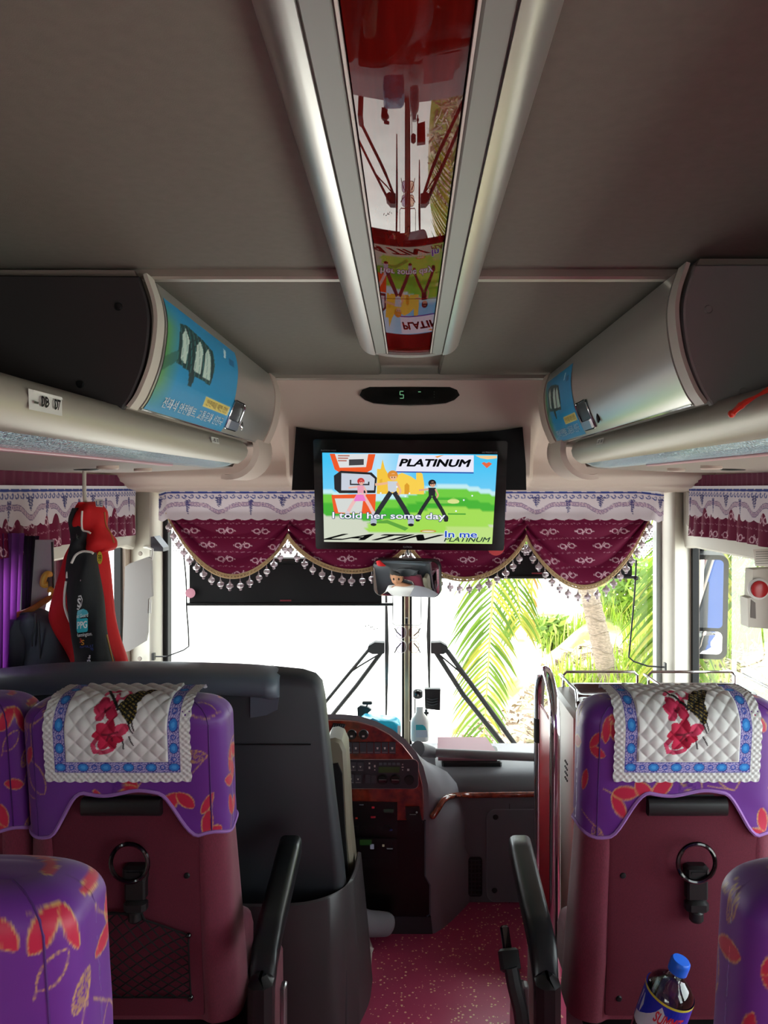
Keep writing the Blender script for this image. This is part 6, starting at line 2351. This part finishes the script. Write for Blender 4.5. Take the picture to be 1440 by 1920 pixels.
# grey jacket on a wooden hanger
gj = thing('grey_jacket', 'dark grey zip jacket hanging left of the red jacket', 'jacket', P(80, 1340, 2.40))
M_greycloth = mat('grey_jacket_cloth', '#4a4f5a', .85, bump=(50, .3, .004))
YG = 2.345
MB().loft(slabs(dense([(1145, 50, 68), (1152, 38, 88), (1166, 26, 108), (1190, 22, 124), (1220, 21, 134), (1255, 23, 140), (1345, 26, 146)]), YG, .05, seed=3)).build('body', M_greycloth, gj, smooth=80)
MB().loft(slabs(dense([(1160, 24, 44), (1180, 18, 46), (1220, 20, 50), (1345, 26, 54)]), YG - .035, .035, seed=4)).build('sleeve', M_greycloth, gj, smooth=80)
for pts in ([(66, 1150), (66, 1170), (60, 1195), (60, 1212)], [(72, 1165), (74, 1200), (76, 1235)]):
    MB().tube(bez([P(x, y, YG - .055) for x, y in pts], 10), .003, 6).build('draw_cord', M_charcoal, gj)
t = thing('wooden_hanger', 'worn orange brown coat hanger above the grey jacket', 'hanger', P(60, 1150, 2.42))
MB().tube(bez([P(-30, 1172, YG - .03), P(20, 1157, YG - .03), P(52, 1146, YG - .02), P(76, 1132, YG), P(98, 1118, YG + .02)], 20), [.006] + [.0095] * 18 + [.008, .006], 8).build('shoulder_bar', mat('worn_wood', '#a8642c', .5, var=(20, .4)), t)
MB().tube(bez([P(98, 1118, YG + .02), P(99, 1108, YG + .02), P(94, 1103, YG + .02), P(92, 1110, YG + .02)], 12), .006, 8).build('hook', mat('yellow_hook', '#d8a838', .4), t)
t = thing('coat_hook', 'curved yellow coat hook on the pale belt post', 'coat hook', P(88, 1095, 2.36))
MB().tube(bez([P(96, 1078, 2.385), P(88, 1076, 2.36), P(82, 1084, 2.355), P(81, 1096, 2.355), P(90, 1096, 2.36)], 18), .0095, 10).build('hook', mat('yellow_hook_plastic', '#d8b048', .4), t)
MB().box(P(94, 1088, 2.385), (.02, .03, .045), bev=.005).build('base', M_slate, t)
m = MB().tube(bez([P(98, 1016, 2.38), P(100, 1090, 2.38), P(100, 1150, 2.38), P(106, 1210, 2.38), P(112, 1300, 2.38)], 20), .0035, 6)
tag(m.build('seat_belt', M_charcoal), 'thin dark belt webbing falling beside the yellow hook', 'seat belt')
# ------------------------------------------------------------------ outside
GZ = -1.15
M_conc = mat('pale_concrete', '#d9d4cf', .9, var=(3, .08))
gnd = MB().span((-40, -30, GZ - .2), (40, 60, GZ)).build('ground', M_conc)
struct(gnd)
tag(gnd, 'pale sunlit concrete yard in front of the bus', None)
ro = random.Random(3)


def hill(x, y):
    a = sm(.15, 1.9, x - .10 * (y - 7)) * sm(5.2, 8.2, y + .35 * x) * (1 - .95 * sm(8.8, 10.6, y - .4 * max(0, x - 2)))
    b = .10 * math.sin(x * 2.3 + y) + .07 * math.sin(x * 5.1 - y * 3.2)
    return GZ - .03 + a * (1.0 + b + .35 * sm(2.2, 4.5, x) + .05 * sm(8, 12, y))


M_bank = bpy.data.materials.new('grassy_bank')
M_bank.use_nodes = True
nt = M_bank.node_tree
b = nt.nodes['Principled BSDF']
b.inputs['Roughness'].default_value = .95
tcn = nt.nodes.new('ShaderNodeTexCoord')
n1 = nt.nodes.new('ShaderNodeTexNoise')
n1.inputs['Scale'].default_value = 1.6
n1.inputs['Detail'].default_value = 6
nt.links.new(tcn.outputs['Object'], n1.inputs['Vector'])
cr = nt.nodes.new('ShaderNodeValToRGB')
cr.color_ramp.elements[0].position = .38
cr.color_ramp.elements[0].color = lin('#6f7a34') + (1,)
cr.color_ramp.elements[1].position = .58
cr.color_ramp.elements[1].color = lin('#b8a890') + (1,)
nt.links.new(n1.outputs['Fac'], cr.inputs[0])
nt.links.new(cr.outputs[0], b.inputs['Base Color'])
bank = MB().grid(lambda u, v: Vector((-.2 + 10 * u, 4.2 + 12 * v, hill(-.2 + 10 * u, 4.2 + 12 * v))), 110, 120).build('bank', M_bank, smooth=180)
tag(bank, 'low grassy sand bank beyond the door side windscreen', 'bank')
# grass
M_grass = mat('grass_blade', attr=True, rough=.7, transl=.35)
m = MB()
k = 0
while k < 6000:
    x, y = ro.uniform(.7, 5.5), ro.uniform(6.0, 9.6)
    z = hill(x, y)
    if z < GZ + (.66 if x < 2.4 else .5): continue
    if math.sin(x * 2.1 + 1) * math.sin(y * 1.7) < -.25 + .3 * ro.random() - .3: continue
    k += 1
    h = ro.uniform(.12, .34)
    a, ln = ro.uniform(0, 6.28), ro.uniform(.02, .14)
    w = ro.uniform(.004, .008)
    dx, dy = math.cos(a), math.sin(a)
    c = ro.choice((lin('#8aa52c'), lin('#9db43a'), lin('#7a9a2a'), lin('#b0b060')))
    m.add([(x - w * dy, y + w * dx, z - .02), (x + w * dy, y - w * dx, z - .02), (x + dx * ln * .4 + w * dy, y + dy * ln * .4 - w * dx, z + h * .6), (x + dx * ln * .4 - w * dy, y + dy * ln * .4 + w * dx, z + h * .6), (x + dx * ln, y + dy * ln, z + h)],
          [(0, 1, 2, 3), (3, 2, 4)], [c] * 5)
o = m.build('grass', M_grass, None, smooth=0)
tag(o, 'bright green grass growing on the sand bank', 'grass', kind='stuff')
# dry leaf litter at the foot of the bank
m = MB()
for k in range(4200):
    x, y = ro.uniform(.2, 3.2), ro.uniform(5.2, 8.2)
    z = hill(x, y)
    if z < GZ + .02: continue
    a, L, w = ro.uniform(0, 6.28), ro.uniform(.04, .16), ro.uniform(.004, .014)
    dx, dy = math.cos(a), math.sin(a)
    c = ro.choice((lin('#8f7c66'), lin('#c4b5a0'), lin('#6d5a4a'), lin('#a8968a')))
    m.add([(x - w * dy, y + w * dx, z + .01), (x + w * dy, y - w * dx, z + .01), (x + dx * L + w * dy, y + dy * L - w * dx, z + ro.uniform(.01, .06)), (x + dx * L - w * dy, y + dy * L + w * dx, z + ro.uniform(.01, .06))], [(0, 1, 2, 3)], [c] * 4)
o = m.build('leaf_litter', mat('dry_litter', attr=True, rough=.9), None, smooth=0)
tag(o, 'dry brown palm litter at the foot of the bank', 'litter', kind='stuff')

# palms
M_rachis = mat('palm_rachis', '#a3a04e', .6)
M_bark = mat('palm_bark', '#8a7a6b', .9, var=(30, .35), stretch=(1, 1, 3), bump=(60, .8, .01))


def frond(pts, parent, n=46, L=.55, droop=.8, side_bias=(1, 1), seed=0, cols=('#47641a', '#587222', '#707c28', '#8a8a34')):
    r = random.Random(seed)
    line = bez(pts, 40)
    fr_ = MB().tube(line, [.016 * (1 - .8 * i / (len(line) - 1)) + .002 for i in range(len(line))], 6).build('frond', M_rachis, parent)
    m = MB()
    N_ = len(line)
    for k in range(n):
        f = .06 + .94 * k / (n - 1)
        q = f * (N_ - 1)
        i = min(int(q), N_ - 2)
        p = line[i].lerp(line[i + 1], q - i)
        tg = (line[i + 1] - line[i]).normalized()
        sd = tg.cross(Vector((0, 0, 1)))
        if sd.length < .25: sd = Vector((1, -.2, 0))
        sd.normalize()
        for s, bias in ((1, side_bias[0]), (-1, side_bias[1])):
            ll = L * bias * (.55 + .45 * math.sin(math.pi * min(1, f * .85 + .12))) * r.uniform(.8, 1.1)
            if ll < .02: continue
            d0 = (sd * s * .95 + tg * .75 + Vector((r.uniform(-.12, .12), r.uniform(-.12, .12), r.uniform(-.1, .1)))).normalized()
            w = r.uniform(.009, .014)
            pos, d = p.copy(), d0
            c = lin(r.choice(cols))
            rows = [pos.copy()]
            for stp in range(4):
                d = (d + Vector((0, 0, -droop * .28))).normalized()
                pos = pos + d * ll / 4
                rows.append(pos.copy())
            wv = d0.cross(Vector((0, 1, .2))).normalized()
            vs = []
            for q_, ww in zip(rows, (.5, 1, .9, .6, .05)):
                vs += [q_ + wv * w * ww, q_ - wv * w * ww]
            m.add(vs, [(2 * j, 2 * j + 1, 2 * j + 3, 2 * j + 2) for j in range(4)], [c] * len(vs))
    lf = m.build('leaflets', M_leaf, fr_, smooth=0)
    lf['kind'] = 'stuff'
    return fr_


M_leaf = mat('palm_leaflet', attr=True, rough=.5, transl=.45)
pm = thing('coconut_palm', 'leaning coconut palm with ringed grey trunk on the bank', 'palm', P(1125, 1290, 7.2))
tr = bez([P(1154, 1330, 7.2), P(1141, 1270, 7.2), P(1122, 1185, 7.2), P(1105, 1115, 7.2), P(1085, 1050, 7.15), P(1052, 980, 7.1), P(1020, 880, 7.0), P(1000, 800, 6.9)], 56)
m = MB()
rad = []
for i in range(len(tr)):
    rad.append(.100 - .010 * min(1, i / 18) - .01 * i / len(tr) + (.006 if i % 2 else 0))
m.tube(tr, rad, 16)
m.build('trunk', M_bark, pm, smooth=80)
for i in range(4, 52, 3):
    ring = [tr[i] + Vector(((rad[i] + .004) * math.cos(a), (rad[i] + .004) * math.sin(a), .02 * math.sin(a * 2 + i))) for a in [6.2832 * k / 16 for k in range(16)]]
    MB().tube(ring, .0035, 4, closed=True).build('leaf_scar', mat('leaf_scar', '#7a6c5f', .9) if i == 4 else bpy.data.materials['leaf_scar'], pm)
cr_ = tr[-1]
frond([cr_, P(960, 860, 6.4), P(938, 960, 6.1), P(928, 1060, 6.0), P(920, 1170, 5.95), P(914, 1270, 5.9), P(906, 1400, 5.9)], pm, 62, .52, .62, seed=1, side_bias=(.75, 1.1))
frond([cr_, P(985, 850, 6.6), P(972, 960, 6.4), P(968, 1060, 6.35), P(972, 1130, 6.3), P(976, 1170, 6.3)], pm, 26, .46, 1.0, seed=2)
frond([cr_, P(1005, 850, 6.7), P(1002, 980, 6.6), P(998, 1080, 6.6), P(995, 1180, 6.6)], pm, 20, .16, 1.4, seed=3, cols=('#8c6a34', '#a5834a'))
frond([cr_, P(900, 800, 6.0), P(820, 860, 5.6), P(760, 960, 5.3)], pm, 40, .5, .9, seed=4)
frond([cr_, P(1080, 820, 7.4), P(1180, 880, 7.8), P(1230, 960, 8.0)], pm, 40, .5, .9, seed=5)
p2 = thing('young_palm', 'low palm with drooping fronds outside the entrance door', 'palm', (3.0, 5.6, -.4))
top2 = Vector((2.75, 5.5, 1.75))
m = MB().tube(bez([(3.3, 5.9, -.4), (3.15, 5.8, .4), (2.95, 5.65, 1.1), (2.75, 5.5, 1.75)], 20), .11, 12)
m.build('trunk', M_bark, p2, smooth=80)
frond([top2, P(1330, 960, 5.0), P(1296, 1040, 4.8), P(1272, 1120, 4.7), P(1262, 1200, 4.7), P(1258, 1300, 4.7)], p2, 44, .55, .45, seed=11)
frond([top2, P(1420, 950, 5.2), P(1350, 1000, 5.4), P(1285, 1085, 5.6), P(1245, 1180, 5.7), P(1215, 1290, 5.7)], p2, 54, .50, .5, seed=12)
frond([top2, P(1470, 930, 5.4), P(1460, 1000, 5.2), P(1440, 1070, 5.2), P(1430, 1150, 5.2)], p2, 44, .45, .8, seed=13)
frond([top2, P(1380, 940, 5.6), P(1400, 1000, 5.8), P(1390, 1080, 5.9), P(1380, 1130, 5.9)], p2, 44, .45, .8, seed=14)
# leafy bushes
def bush(c, r, n, label, seed):
    rr_ = random.Random(seed)
    t = thing('bush', label, 'bush', (c[0], c[1], c[2] - r))
    m = MB()
    for k in range(n):
        d = Vector((rr_.gauss(0, 1), rr_.gauss(0, 1), rr_.gauss(0, .8))).normalized() * r * rr_.uniform(.55, 1.05)
        p = Vector(c) + d
        a = Vector((rr_.gauss(0, 1), rr_.gauss(0, 1), rr_.gauss(0, 1))).normalized()
        e = a.cross(d).normalized()
        L, w = rr_.uniform(.05, .10), rr_.uniform(.015, .03)
        m.cur = lin(rr_.choice(('#6f8c2c', '#87a238', '#9cb24a', '#5c7a28')))
        m.poly([p - a * L, p + e * w, p + a * L, p - e * w])
    lf = m.build('foliage', M_leaf, t, smooth=0)
    lf['kind'] = 'stuff'
    m = MB()
    for k in range(5):
        m.tube([Vector((c[0], c[1], c[2] - r - .15)), Vector(c) + Vector((rr_.uniform(-.5, .5), rr_.uniform(-.5, .5), rr_.uniform(-.2, .5))) * r], .012, 5)
    m.build('stems', M_bark, t)
    return t
bush((2.62, 9.4, .25), .55, 1500, 'round leafy bush behind the palm trunk', 1)
bush((4.3, 9.8, .0), .55, 1300, 'leafy bush seen low through the door window', 2)
bush((1.70, 9.3, -.22), .22, 500, 'low green bush left of the palm trunk', 3)
